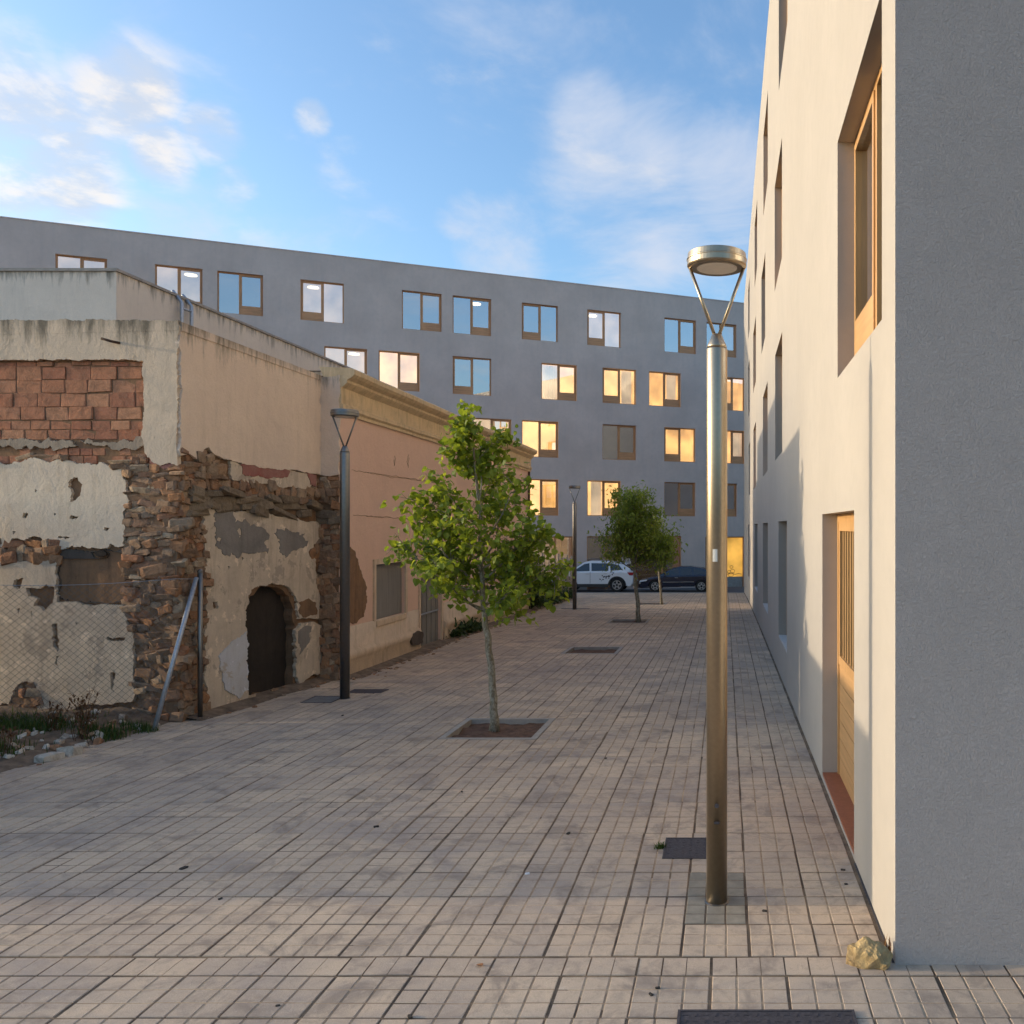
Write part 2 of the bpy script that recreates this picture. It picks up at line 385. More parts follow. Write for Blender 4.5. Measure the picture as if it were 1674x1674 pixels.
# tree pits: concrete rim and soil
for i, q in enumerate(PITS):
    x0, x1, y0, y1 = pit_rect(*q); zc = g((y0+y1)/2); rim = .075
    names = ['square tree pit at the foot of the large leafy tree', 'empty square tree pit with bare soil between the two trees', 'square tree pit under the round crowned tree', 'farthest square tree pit with a slim young tree']
    t = thing('tree_pit', ((x0+x1)/2, (y0+y1)/2, zc), names[i], 'tree pit', 'square tree pits along the lane')
    mb = MB(); sl = (g(y1)-g(y0))/(y1-y0)
    def zz(y): return g(y0)+sl*(y-y0)
    for xa, xb, ya, yb in ((x0+.005, x1-.005, y0+.005, y0+rim), (x0+.005, x1-.005, y1-rim, y1-.005), (x0+.005, x0+rim, y0+rim, y1-rim), (x1-rim, x1-.005, y0+rim, y1-rim)):
        mb.hexa([(xa,ya,zz(ya)-.14), (xb,ya,zz(ya)-.14), (xb,yb,zz(yb)-.14), (xa,yb,zz(yb)-.14), (xa,ya,zz(ya)+.002), (xb,ya,zz(ya)+.002), (xb,yb,zz(yb)+.002), (xa,yb,zz(yb)+.002)])
    mb.build('concrete_rim', M['concrete'], t)
    mb = MB(); n = 14; idx = {}
    for a in range(n+1):
        for b in range(n+1):
            x = x0+.01+(x1-x0-.02)*a/n; y = y0+.01+(y1-y0-.02)*b/n
            idx[a, b] = mb.vert((x, y, zz(y)-.055+.035*noise.noise(Vector((x*5, y*5, i)))+.02*noise.noise(Vector((x*17, y*17, i)))))
    for a in range(n):
        for b in range(n): mb.face((idx[a,b], idx[a+1,b], idx[a+1,b+1], idx[a,b+1]), 0, True)
    mb.build('soil', M['soil'], t)

# ---------------------------------------------------------------- wall planes
class Plane:
    def __init__(s, p, q, flip=False):
        s.o = Vector((p[0], p[1], 0)); d = Vector((q[0]-p[0], q[1]-p[1], 0)); s.len = d.length; s.u = d.normalized()
        s.n = Vector((s.u.y, -s.u.x, 0)); 
        if flip: s.n = -s.n
    def at(s, a, z, off=0): return s.o+s.u*a+s.n*off+Vector((0,0,z))
    def ray(s, x, y=None):                           # where the sight line of a picture position meets this wall: (along, height)
        k = (x-CX)/F; a = (k*s.o.y-s.o.x)/(s.u.x-k*s.u.y); d = s.o.y+s.u.y*a
        return (a, EYE+(CY-y)*d/F) if y is not None else a
    def box(s, mb, a0, a1, z0, z1, o0, o1, mi=0):
        mb.hexa([s.at(a0,z0,o1), s.at(a1,z0,o1), s.at(a1,z0,o0), s.at(a0,z0,o0), s.at(a0,z1,o1), s.at(a1,z1,o1), s.at(a1,z1,o0), s.at(a0,z1,o0)], mi)
def wall_holes(mb, P, a0, a1, z0, z1, holes, depth):
    A = sorted({a0, a1} | {h[0] for h in holes} | {h[1] for h in holes}); Z = sorted({z0, z1} | {h[2] for h in holes} | {h[3] for h in holes})
    for x0, x1 in zip(A, A[1:]):
        for y0, y1 in zip(Z, Z[1:]):
            cx, cy = (x0+x1)/2, (y0+y1)/2
            if any(h[0] < cx < h[1] and h[2] < cy < h[3] for h in holes): continue
            mb.quad(P.at(x0,y0), P.at(x1,y0), P.at(x1,y1), P.at(x0,y1))
    for ha, hb, za, zb in [h[:4] for h in holes]:
        mb.quad(P.at(ha,za), P.at(hb,za), P.at(hb,za,-depth), P.at(ha,za,-depth)); mb.quad(P.at(ha,zb), P.at(hb,zb), P.at(hb,zb,-depth), P.at(ha,zb,-depth))
        mb.quad(P.at(ha,za), P.at(ha,zb), P.at(ha,zb,-depth), P.at(ha,za,-depth)); mb.quad(P.at(hb,za), P.at(hb,zb), P.at(hb,zb,-depth), P.at(hb,za,-depth))
def window(par, P, h, dep, side, room, wood, woodh, glass, lamp=None, curtain=None, split=.52):
    """timber window: one tall fixed light and one sash over a solid timber panel; side says on which end the panel is"""
    a0, a1, z0, z1 = h[:4]; w = a1-a0; fr, fd = .055, .07
    mb = MB(); o0, o1 = -dep-fd, -dep
    P.box(mb, a0+.002, a1-.002, z1-fr, z1-.002, o0, o1); P.box(mb, a0+.002, a1-.002, z0+.002, z0+.035, o0, o1)
    P.box(mb, a0+.002, a0+fr, z0+.035, z1-fr, o0, o1); P.box(mb, a1-fr, a1-.002, z0+.035, z1-fr, o0, o1)
    mid = a0+w*(split if side == 0 else 1-split)
    P.box(mb, mid-.03, mid+.03, z0+.035, z1-fr, o0, o1)
    wn = mb.build('window', wood, par)
    pan = (a0+fr, mid-.03) if side == 0 else (mid+.03, a1-fr); fix = (mid+.03, a1-fr) if side == 0 else (a0+fr, mid-.03)
    mb = MB(); ph = z0+.42; s = .06; q0, q1 = o0+.012, o1+.012
    P.box(mb, pan[0]+.003, pan[1]-.003, z1-fr-s, z1-fr-.003, q0, q1); P.box(mb, pan[0]+.003, pan[0]+s, ph, z1-fr-s, q0, q1); P.box(mb, pan[1]-s, pan[1]-.003, ph, z1-fr-s, q0, q1)
    mb.build('sash', wood, wn)
    mb = MB(); P.box(mb, pan[0]+.003, pan[1]-.003, z0+.036, ph, q0, q1); mb.build('timber_panel', woodh, wn)
    gz = o0+.03
    mb = MB(); mb.quad(P.at(fix[0],z0+.035,gz), P.at(fix[1],z0+.035,gz), P.at(fix[1],z1-fr,gz), P.at(fix[0],z1-fr,gz)); mb.build('pane', glass, wn)
    gz += .006
    mb = MB(); mb.quad(P.at(pan[0]+s,ph,gz), P.at(pan[1]-s,ph,gz), P.at(pan[1]-s,z1-fr-s,gz), P.at(pan[0]+s,z1-fr-s,gz)); mb.build('pane', glass, wn)
    mb = MB(); rd = o0-1.6; e = .35; rz0, rz1 = z0-.3, z1+.28; r0 = o0-.002
    mb.quad(P.at(a0-e,rz0,rd), P.at(a1+e,rz0,rd), P.at(a1+e,rz1,rd), P.at(a0-e,rz1,rd))
    mb.quad(P.at(a0-e,rz0,r0), P.at(a0-e,rz0,rd), P.at(a0-e,rz1,rd), P.at(a0-e,rz1,r0)); mb.quad(P.at(a1+e,rz0,r0), P.at(a1+e,rz0,rd), P.at(a1+e,rz1,rd), P.at(a1+e,rz1,r0))
    mb.quad(P.at(a0-e,rz0,r0), P.at(a1+e,rz0,r0), P.at(a1+e,rz0,rd), P.at(a0-e,rz0,rd)); mb.quad(P.at(a0-e,rz1,r0), P.at(a1+e,rz1,r0), P.at(a1+e,rz1,rd), P.at(a0-e,rz1,rd))
    mb.build('room', room, wn)
    if lamp is not None:
        c = P.at(a0+w*lamp, z1-.16, o0-.55); mb = MB(); mb.lathe([(.05,.06), (.24,.05), (.26,0), (.0,-.02)], 20, c); mb.build('ceiling_lamp', M['lamp_glow'], wn)
    if curtain is not None:
        mb = MB(); b0, b1 = curtain; n = 14; prev = None
        for i in range(n+1):
            a = a0+w*(b0+(b1-b0)*i/n); of = o0-.12-.03*(i % 2)
            cur = (mb.vert(P.at(a, z0+.02, of)), mb.vert(P.at(a, z1-.05, of)))
            if prev: mb.face((prev[0], cur[0], cur[1], prev[1]))
            prev = cur
        mb.build('curtain', M['curtain'], wn)
    return wn

# ---------------------------------------------------------------- near apartment building on the right
RX, RY0, RY1, RZ = .882, 4.47, 40.2, 12.72
PR = Plane((RX, RY0), (RX, RY1), True)                                # faces -X, along +Y
def ry(x): return F*RX/(x-CX)-RY0
apt = thing('apartment_building', (RX, RY0, 0), 'pale rendered apartment block with deep window reveals, sunlit, beside the near lamp post', 'building')
hol = []
zb = [3.437, 6.45, 9.42]
for r_, lst in ((0, [(1369.2,1441.7), (1267.2,1278.7), (1247.3,1254.9), (1231.6,1235.8), (1223.9,1226.3)]),
               (1, [(1369.2,1441.7), (1266.4,1278.4), (1244.8,1251.0), (1231.3,1235.8), (1223.1,1225.4)]),
               (2, [(1273.1,1287.3), (1248.0,1255.2), (1233.6,1237.8), (1223.1,1225.4)])):
    for xl, xr in lst: hol.append((ry(xr), ry(xl), zb[r_], zb[r_]+1.85, 'w', r_))
for xl, xr in ((1272.6,1286.4), (1247.0,1255.2), (1233.5,1238.3), (1222.8,1225.0)): hol.append((ry(xr), ry(xl), .46-(.12 if xl < 1230 else 0), 2.36, 'g', 0))
door = (ry(1396.2), ry(1344.3), .02, 2.385, 'd', 0); hol.append(door)
DEP = .135
mb = MB(); wall_holes(mb, PR, 0, PR.len, -1.4, RZ, hol, DEP); mb.build('side_wall', M['render_side'], apt)
mb = MB(); mb.quad((RX,RY0,-.4), (14,RY0,-.4), (14,RY0,RZ), (RX,RY0,RZ)); mb.build('front_wall', M['render_front'], apt)
mb = MB(); mb.quad((RX,RY1,-1.5), (14,RY1,-1.5), (14,RY1,RZ), (RX,RY1,RZ)); mb.quad((14,RY0,-1), (14,RY1,-1), (14,RY1,RZ), (14,RY0,RZ)); mb.build('rear_wall', M['render_front'], apt)
mb = MB(); mb.quad((RX,RY0,RZ), (14,RY0,RZ), (14,RY1,RZ), (RX,RY1,RZ)); mb.build('roof', M['concrete'], apt)
for k, h in enumerate(hol):
    if h[4] == 'w': window(apt, PR, h, DEP, 0 if (k*7) % 3 == 1 else 1, M['room_dim'], M['wood_sun'], M['wood_sun_h'], M['glass_side'], split=.5)
    if h[4] == 'g':
        wn = window(apt, PR, h, DEP, 1 if k % 2 else 0, M['room_dim'], M['wood_sun'], M['wood_sun_h'], M['glass_side'])
        mb = MB(); PR.box(mb, h[0]+.004, h[1]-.004, h[2]+.003, h[2]+.03, -DEP+.002, -.004); mb.build('sill', M['sill'], wn)
# timber door with glazed upper half behind upright slats
a0, a1, z0, z1 = door[:4]
mb = MB(); o0, o1 = -DEP-.07, -DEP
PR.box(mb, a0+.002, a1-.002, z1-.07, z1-.002, o0, o1); PR.box(mb, a0+.002, a0+.07, z0, z1-.07, o0, o1); PR.box(mb, a1-.07, a1-.002, z0, z1-.07, o0, o1)
dr = mb.build('door', M['wood_sun'], apt)
gz = z0+1.02
mb = MB(); PR.box(mb, a0+.07, a1-.07, gz, gz+.08, o0+.01, o1-.004); PR.box(mb, a0+.07, a0+.15, gz+.08, z1-.15, o0+.01, o1-.004); PR.box(mb, a1-.15, a1-.07, gz+.08, z1-.15, o0+.01, o1-.004); PR.box(mb, a0+.07, a1-.07, z1-.15, z1-.07, o0+.01, o1-.004)
mb.build('upper_frame', M['wood_sun'], dr)
nb = 6; bh = (gz-z0-.03)/nb
for i in range(nb):
    mb = MB(); PR.box(mb, a0+.071, a1-.071, z0+.028+i*bh, z0+.028+(i+1)*bh-.006, o0+.012, o1-.012); mb.build('board', M['wood_sun_h'], dr)
mb = MB(); mb.quad(PR.at(a0+.15,gz+.08,o0+.03), PR.at(a1-.15,gz+.08,o0+.03), PR.at(a1-.15,z1-.15,o0+.03), PR.at(a0+.15,z1-.15,o0+.03)); mb.build('pane', M['glass_side'], dr)
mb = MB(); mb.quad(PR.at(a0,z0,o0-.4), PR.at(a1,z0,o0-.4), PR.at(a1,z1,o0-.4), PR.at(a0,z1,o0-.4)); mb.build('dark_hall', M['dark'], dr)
for i in range(11):
    a = a0+.17+(a1-a0-.34)*(i+.5)/11; mb = MB(); PR.box(mb, a-.02, a+.02, gz+.08, z1-.15, o0+.034, o1-.02); mb.build('slat', M['wood_sun'], dr)
mb = MB(); PR.box(mb, a0+.003, a1-.003, -.1, z0+.026, -DEP-.07, -.003); mb.build('threshold', M['threshold'], dr)
mb = MB(); PR.box(mb, 0.02, 1.35, -.2, .003, .0, .012); mb.build('base_joint', M['iron'], apt)

# ---------------------------------------------------------------- grey apartment building closing the lane
PB = Plane((1.03,49.07), (-29.76,35.4)); 
if PB.n.y > 0: PB.n = -PB.n
BZ = 14.98
bk = thing('apartment_building', (PB.o.x, PB.o.y, -1.5), 'long grey apartment block with square timber windows closing off the lane', 'building')
def rowz(r): return (2.86+3.0*(r-1), 4.73+3.0*(r-1))
B = [ # row, left, right, panel end in the picture, room, lamp, curtain
 (4,90,175,'R','p',None,None),(4,253,331,'R','p',.30,None),(4,355,430,'R','d',None,None),(4,491,562,'L','p',.72,None),(4,657,722,'R','d',None,None),(4,740,803,'R','d',.35,None),
 (4,853,912,'L','d',None,None),(4,960,1015,'L','p',.75,None),(4,1086,1138,'R','d',None,None),(4,1155,1204,'R','d',None,None),
 (3,400,472,'R','p',None,None),(3,530,600,'R','p',.30,None),(3,619,686,'R','w',None,None),(3,740,803,'L','d',None,None),(3,885,943,'R','w',None,(.5,1)),(3,985,1040,'L','w',None,(.1,.4)),(3,1061,1113,'R','w',None,(.1,.4)),(3,1178,1217.5,'L','w',None,None),
 (2,640,700,'L','w',None,None),(2,773,836,'R','p',None,None),(2,853,913,'R','w',None,None),(2,985,1040,'R','d',None,None),(2,1086,1137,'L','w',None,None),(2,1178,1217.5,'R','w',None,(0,.5)),
 (1,760,815,'L','p',None,None),(1,858,913,'R','w',None,None),(1,960,1015,'R','w',None,(.55,.85)),(1,1086,1137,'R','d',None,None),(1,1158,1205,'R','d',None,None)]
bh_ = []
for r_, xl, xr, pe, rm, lp, cu in B:
    z0, z1 = rowz(r_); bh_.append((PB.ray(xr), PB.ray(xl), z0, z1, 0 if pe == 'R' else 1, rm, lp, cu))
gl = []
for xl, xr, zt in ((868,937,1.78), (959.5,1016,1.78), (1040,1114,1.78)): gl.append((PB.ray(xr), PB.ray(xl), -1.05, zt))
gl.append((PB.ray(1216.9), PB.ray(1153), -1.30, 1.72))
mb = MB(); wall_holes(mb, PB, -6, 46, -2.2, BZ, [h[:4] for h in bh_]+gl, .11); mb.build('street_wall', M['render_back'], bk)
mb = MB(); q = [PB.at(-6,BZ), PB.at(46,BZ), PB.at(46,BZ,-12), PB.at(-6,BZ,-12)]; mb.quad(*q); mb.build('roof', M['concrete'], bk)
mb = MB()
for a in (-6, 46): mb.quad(PB.at(a,-2.2), PB.at(a,BZ), PB.at(a,BZ,-12), PB.at(a,-2.2,-12))
mb.quad(PB.at(-6,-2.2,-12), PB.at(46,-2.2,-12), PB.at(46,BZ,-12), PB.at(-6,BZ,-12)); mb.build('rear_wall', M['render_back'], bk)
mb = MB(); PB.box(mb, -6, 46, BZ+.001, BZ+.05, -.25, .02); mb.build('coping', M['render_back'], bk)
RM = {'p': 'room_pale', 'd': 'room_dim', 'w': 'room_warm'}
for h in bh_: window(bk, PB, h, .11, h[4], M[RM[h[5]]], M['wood'], M['wood_h'], M['glass'], h[6], h[7])
M['ochre'] = mat_emit('glowing_ochre_panel', (1,.50,.08), .22, (.70,.40,.09))  # emission added so the panel looks lit; no lamp stands behind it
M['shop_glass'] = mat_glass('shop_glass', .30, (.9,.92,.95), (.75,.72,.68))
for k, (a0, a1, z0, z1) in enumerate(gl):
    mb = MB(); fr = .06
    PB.box(mb, a0+.002, a1-.002, z1-fr, z1-.002, -.18, -.11); PB.box(mb, a0+.002, a0+fr, z0, z1-fr, -.18, -.11); PB.box(mb, a1-fr, a1-.002, z0, z1-fr, -.18, -.11)
    am = a0+(a1-a0)*(.42 if k < 3 else .60); PB.box(mb, am-.05, am+.05, z0, z1-fr, -.18, -.11)
    sh = mb.build('shopfront', M['wood'], bk)
    for b0, b1, o in ((a0+fr, am-.05, 0), (am+.05, a1-fr, .004)):
        mb = MB()
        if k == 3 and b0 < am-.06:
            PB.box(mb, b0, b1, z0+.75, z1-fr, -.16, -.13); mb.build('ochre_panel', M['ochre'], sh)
            mb = MB(); PB.box(mb, b0, b1, z0, z0+.745, -.16, -.128); mb.build('grey_base', M['concrete'], sh)
        else:
            mb.quad(PB.at(b0,z0,-.15+o), PB.at(b1,z0,-.15+o), PB.at(b1,z1-fr,-.15+o), PB.at(b0,z1-fr,-.15+o)); mb.build('pane', M['shop_glass'], sh)
    mb = MB(); mb.quad(PB.at(a0-.3,z0,-2.2), PB.at(a1+.3,z0,-2.2), PB.at(a1+.3,z1+.2,-2.2), PB.at(a0-.3,z1+.2,-2.2)); mb.quad(PB.at(a0-.3,z1+.2,-.19), PB.at(a1+.3,z1+.2,-.19), PB.at(a1+.3,z1+.2,-2.2), PB.at(a0-.3,z1+.2,-2.2))
    mb.build('shop_interior', M['room_pale'] if k < 1 else M['room_dim'], sh)
# charcoal scribble on the ochre panel
a0, a1, z0, z1 = gl[3]; am = a0+(a1-a0)*.60; sc = MB(); rs = random.Random(9)
for (cu, cz, rr) in ((.45,1.25,.10), (.40,1.02,.13), (.55,.98,.10), (.48,.82,.16)):
    pts = [PB.at(a0+.1+(am-a0)*cu+math.cos(t*.9)*rr*(1+.2*rs.random()), z0+.05+cz+math.sin(t*.9)*rr*.8, -.125) for t in range(8)]
    sc.tube(pts, .012, 4)
pts = [PB.at(a0+.12+(am-a0-.25)*t/6, z0+.90+.03*rs.uniform(-1,1), -.125) for t in range(7)]; sc.tube(pts, .014, 4)
sc.build('scribble', M['iron'], bk)
# ---------------------------------------------------------------- ruined house on the left
def mat_old_plaster(name, c, c2, stain=(.20,.17,.13), amount=.6, grime=0.0, flake=None):
    m, nt, b = newmat(name); p = n_pos(nt)
    a = n_noise(nt, 1.5, 6, .65, p, .6); v = n_noise(nt, 5, 6, .7, p, .4); st = n_noise(nt, 3.2, 6, .7, n_pos(nt, (2.6, 2.6, .35)), .3); f = n_noise(nt, 70, 4, .65, p)
    k = n_mix(nt, n_range(nt, a, .36, .64), c, c2)
    k = n_mix(nt, n_range(nt, v, .50, .78, 0, amount*.7), k, stain)
    k = n_mix(nt, n_range(nt, st, .50, .78, 0, amount), k, tuple(x*.9 for x in stain))
    if flake:                                        # flaked coat: hard edged islands of an older layer
        fl_ = n_noise(nt, 2.6, 7, .68, p, .35); k = n_mix(nt, n_range(nt, fl_, .555, .58, 0, .85), k, flake); fl2 = n_noise(nt, 4.5, 6, .66, n_pos(nt, (1,1,1), (5,9,2)), .3); k = n_mix(nt, n_range(nt, fl2, .60, .625, 0, .8), k, tuple(x*1.25 for x in c))
    if grime:                                        # lichen band below the coping
        sp = nt.nodes.new('ShaderNodeSeparateXYZ'); nt.links.new(nt.nodes.new('ShaderNodeNewGeometry').outputs['Position'], sp.inputs[0])
        h = n_math(nt, 'ADD', sp.outputs[2], n_range(nt, st, .2, .8, -.45, .30))
        k = n_mix(nt, n_range(nt, h, grime-.22, grime+.10, 0, .85), k, (.085,.08,.06))
    sp2 = n_noise(nt, 22, 4, .7, p, .3); k = n_mix(nt, n_range(nt, sp2, .66, .72, 0, amount*.9), k, tuple(x*.55 for x in stain))
    k = n_mix(nt, n_range(nt, f, .3, .75, 0, .3), k, tuple(x*.6 for x in c))
    setc(nt, b, k); b.inputs['Roughness'].default_value = .95; b.inputs['Specular IOR Level'].default_value = .15
    n_bump(nt, b, sp2, .5, .012); n_bump(nt, b, f, .4, .008); n_bump(nt, b, v, .5, .03); return m
def mat_stone(name, ramp, bump=.8):
    m, nt, b = newmat(name); oi = nt.nodes.new('ShaderNodeObjectInfo'); ge = nt.nodes.new('ShaderNodeNewGeometry')
    r = n_math(nt, 'FRACT', n_math(nt, 'ADD', oi.outputs['Random'], ge.outputs['Random Per Island']))
    cr = nt.nodes.new('ShaderNodeValToRGB'); cr.color_ramp.interpolation = 'LINEAR'
    while len(cr.color_ramp.elements) < len(ramp): cr.color_ramp.elements.new(.5)
    for i, c in enumerate(ramp): cr.color_ramp.elements[i].position = i/(len(ramp)-1); cr.color_ramp.elements[i].color = (*c, 1)
    nt.links.new(r, cr.inputs[0]); p = n_pos(nt)
    v = n_noise(nt, 9, 6, .7, p, .5); f = n_noise(nt, 45, 5, .7, p)
    k = n_mix(nt, n_range(nt, v, .40, .72, 0, .7), cr.outputs[0], (.10,.065,.045)); k = n_mix(nt, n_range(nt, f, .5, .8, 0, .5), k, (.38,.30,.22))
    setc(nt, b, k); b.inputs['Roughness'].default_value = .95; b.inputs['Specular IOR Level'].default_value = .15
    n_bump(nt, b, f, bump, .012); n_bump(nt, b, v, bump, .03); return m
M['plaster_top'] = mat_old_plaster('weathered_cream_plaster', (.76,.595,.435), (.64,.515,.39), (.42,.32,.225), .5, 4.66)
M['plaster_side'] = mat_old_plaster('cream_plaster', (.86,.67,.51), (.80,.62,.48), (.60,.45,.33), .35, 4.62)
M['plaster_low'] = mat_old_plaster('dirty_white_plaster', (.80,.655,.49), (.70,.57,.44), (.44,.32,.20), .5)
M['plaster_pale'] = mat_old_plaster('flaking_pale_plaster', (.72,.58,.435), (.58,.465,.355), (.34,.25,.175), .65, 0, (.42,.335,.26))
M['plaster_blue'] = mat_old_plaster('bluish_limewash', (.66,.65,.68), (.62,.58,.53), (.40,.34,.28), .5, 0, (.52,.43,.34))
M['mortar_grey'] = mat_old_plaster('grey_mortar', (.30,.265,.235), (.225,.20,.18), (.15,.13,.11), .6)
M['soot'] = mat_old_plaster('sooty_cement', (0.102,0.081,0.069), (0.144,0.116,0.095), (0.060,0.047,0.039), .5)
M['red_paint'] = mat_old_plaster('old_red_paint', (0.338,0.103,0.081), (0.425,0.242,0.198), (0.250,0.121,0.093), .4)
M['core'] = mat_old_plaster('earth_mortar_core', (0.240,0.147,0.090), (0.310,0.174,0.094), (0.093,0.060,0.044), .8)
M['niche'] = mat_old_plaster('dark_niche', (.045,.036,.03), (.065,.05,.04), (.03,.024,.02), .5)  # near-black colour for the niche back and the socket discs
M['brick'] = mat_stone('red_block', [(0.442,0.176,0.098), (0.520,0.234,0.130), (0.468,0.208,0.117), (0.390,0.150,0.091), (0.546,0.273,0.156)], .5)
M['rubble'] = mat_stone('rubble_stone', [(.36,.19,.105), (.46,.29,.175), (.24,.145,.095), (.50,.37,.25), (.42,.20,.095), (.33,.225,.155), (.40,.185,.10)], 1.0)
M['beam'] = mat_stone('rotten_beam', [(0.221,0.169,0.117), (0.312,0.234,0.156), (0.169,0.130,0.098)], 1.0)
M['pale_rock'] = mat_stone('pale_rock', [(0.650,0.585,0.494), (0.546,0.468,0.377), (0.728,0.663,0.572), (0.442,0.364,0.286)], .6)

PF = Plane((-6.52,10.3), (-9.9,10.60)); 
if PF.n.y > 0: PF.n = -PF.n
PA = Plane((-6.52,10.3), (-6.27,13.3)); PA.n = Vector((PA.u.y, -PA.u.x, 0))
PS = Plane((-6.27,13.3), (-5.95,13.3)); PS.n = Vector((0,-1,0))
PC = Plane((-5.95,13.3), (-6.20,27.3)); PC.n = Vector((PC.u.y, -PC.u.x, 0))
ruin = thing('ruined_house', (-6.52,10.3,-.05), 'derelict flat roofed house with stripped plaster, red blockwork and crumbling rubble masonry', 'house')

def jag(loop, amp, step, seed):
    if step > 4: loop = jag_(loop, amp, step, seed); return jag_(loop, min(.9, amp*.45), 2.4, seed+1)
    return jag_(loop, amp, step, seed)
def jag_(loop, amp, step, seed):                       # ragged outline: every edge is broken into short uneven steps
    rj = random.Random(seed); out = []
    for i, p in enumerate(loop):
        q = loop[(i+1) % len(loop)]; L_ = math.hypot(q[0]-p[0], q[1]-p[1]); n = max(1, int(L_/step))
        out.append(p)
        for k in range(1, n):
            t = k/n; out.append((p[0]+(q[0]-p[0])*t+rj.gauss(0, amp), p[1]+(q[1]-p[1])*t+rj.gauss(0, amp)))
    return out
def slab(P, outer, holes, o0, o1, mat, name, par, amp=2.2, step=7, seed=1, keep=False):
    """layer of plaster with a ragged outline and ragged holes, o0..o1 proud of the wall plane (outline in picture positions)"""
    loops = [[P.ray(*q) for q in (outer if keep else jag(outer, amp, step, seed))]]+[[P.ray(*q) for q in jag(h, amp*.8, step*.7, seed+7+i)] for i, h in enumerate(holes)]
    return slab_sz(P, loops, o0, o1, mat, name, par)
def slab_sz(P, loops, o0, o1, mat, name, par):
    mb = MB(); tri = tessellate_polygon([[Vector((a, b, 0)) for a, b in l] for l in loops]); flat = [q for l in loops for q in l]
    for a, z in flat: mb.vert(P.at(a, z, o1))
    for t in tri: mb.face(t)
    i0 = 0
    for l in loops:
        n = len(l); b0 = len(mb.v)
        for a, z in l: mb.vert(P.at(a, z, o0))
        for k in range(n): mb.face((i0+k, i0+(k+1) % n, b0+(k+1) % n, b0+k))
        i0 += n
    return mb.build(name, mat, par)

# masonry core of the two visible walls: real thickness, with the arched niche cut into the lane side
zb_ = -.4
front = None
mb = MB(); PF.box(mb, -.0, 6.0, zb_, 4.60, -.35, 0); front = mb.build('front_wall', M['core'], ruin)
arch_px = [(401,1140),(399,1060),(401,1000),(408,975),(422,962),(440,958),(458,962),(472,974),(479,995),(481,1050),(479,1128)]
arch = [PA.ray(*q) for q in arch_px]
outer = [(-.03,zb_), (PA.len,zb_), (PA.len,4.52), (-.03,4.60)]
side = slab_sz(PA, [outer, jag_(arch, .016, .07, 3)], -.35, 0, M['core'], 'side_wall', ruin)
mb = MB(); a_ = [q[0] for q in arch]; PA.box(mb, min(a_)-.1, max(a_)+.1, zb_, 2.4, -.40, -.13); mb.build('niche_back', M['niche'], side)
mb = MB(); mb.quad((-6.45,10.6,4.40), (-6.3,13.4,4.40), (-14,13.4,4.40), (-14,10.6,4.40)); mb.build('roof', M['concrete'], ruin)
mb = MB(); PF.box(mb, -.03, 6.0, 4.601, 4.69, -.30, .064); mb.build('coping', M['plaster_top'], front)
mb = MB(); mb.hexa([PA.at(-.03,4.605,.06), PA.at(PA.len,4.525,.06), PA.at(PA.len,4.525,-.25), PA.at(-.03,4.605,-.25), PA.at(-.03,4.71,.06), PA.at(PA.len,4.60,.06), PA.at(PA.len,4.60,-.25), PA.at(-.03,4.71,-.25)]); mb.build('coping', M['plaster_side'], side)

# front wall layers
slab(PF, [(296,525),(296,762),(282,757),(268,762),(254,755),(243,742),(240,700),(241,640),(240,592),(180,589),(90,590),(-240,591),(-240,525)], [], .0, .062, M['plaster_top'], 'upper_plaster', front, 1.2, 14, 2)
slab(PF, [(292,745),(293,768),(270,766),(250,758),(244,745),(262,752),(280,750)], [], 0, .045, M['red_paint'], 'red_paint_remnant', front, 2, 6, 3)
low_holes = [[(120,783),(131,780),(139,792),(136,806),(128,818),(119,820),(122,806),(116,795)], [(43,838),(51,840),(48,847),(41,845)], [(120,842),(133,844),(128,850),(118,848)], [(175,861),(184,863),(180,868),(174,866)], [(92,838),(97,840),(93,843)], [(100,876),(119,878),(112,882),(98,881)], [(62,800),(66,802),(63,806)], [(25,868),(31,870),(27,874)]]
slab(PF, [(-240,760),(-20,752),(20,760),(60,748),(85,757),(110,752),(140,758),(170,756),(205,766),(209,800),(208,860),(206,893),(170,897),(120,893),(96,898),(70,878),(45,884),(25,880),(10,893),(-240,894)], low_holes, 0, .04, M['plaster_low'], 'middle_plaster', front, 2, 9, 5)
slab(PF, [(98,903),(120,898),(150,902),(178,897),(205,902),(206,950),(204,985),(170,986),(130,982),(99,980)], [[(150,903),(165,899),(180,905),(176,912),(155,911)]], 0, .018, M['soot'], 'sooty_patch', front, 2, 9, 6)
slab(PF, [(-240,925),(0,920),(40,918),(97,915),(97,983),(120,983),(150,988),(204,987),(212,1010),(222,1040),(222,1100),(221,1146),(190,1150),(140,1150),(120,1162),(70,1175),(64,1140),(62,1118),(50,1112),(30,1122),(20,1150),(-240,1170)],
     [[(48,960),(70,962),(82,955),(94,970),(92,985),(76,998),(60,990),(66,978),(50,974)], [(90,1020),(99,1018),(102,1045),(99,1065),(92,1055)], [(96,1072),(102,1070),(100,1088),(95,1085)], [(179,1040),(210,1041),(208,1046),(195,1047),(180,1046)], [(185,1098),(194,1100),(192,1130),(186,1126)], [(28,948),(44,945),(38,962),(26,958)], [(128,1016),(132,1018),(129,1024)], [(33,995),(37,993),(36,1005)], [(55,998),(58,999),(57,1008)]], 0, .045, M['plaster_pale'], 'lower_plaster', front, 2, 9, 8)
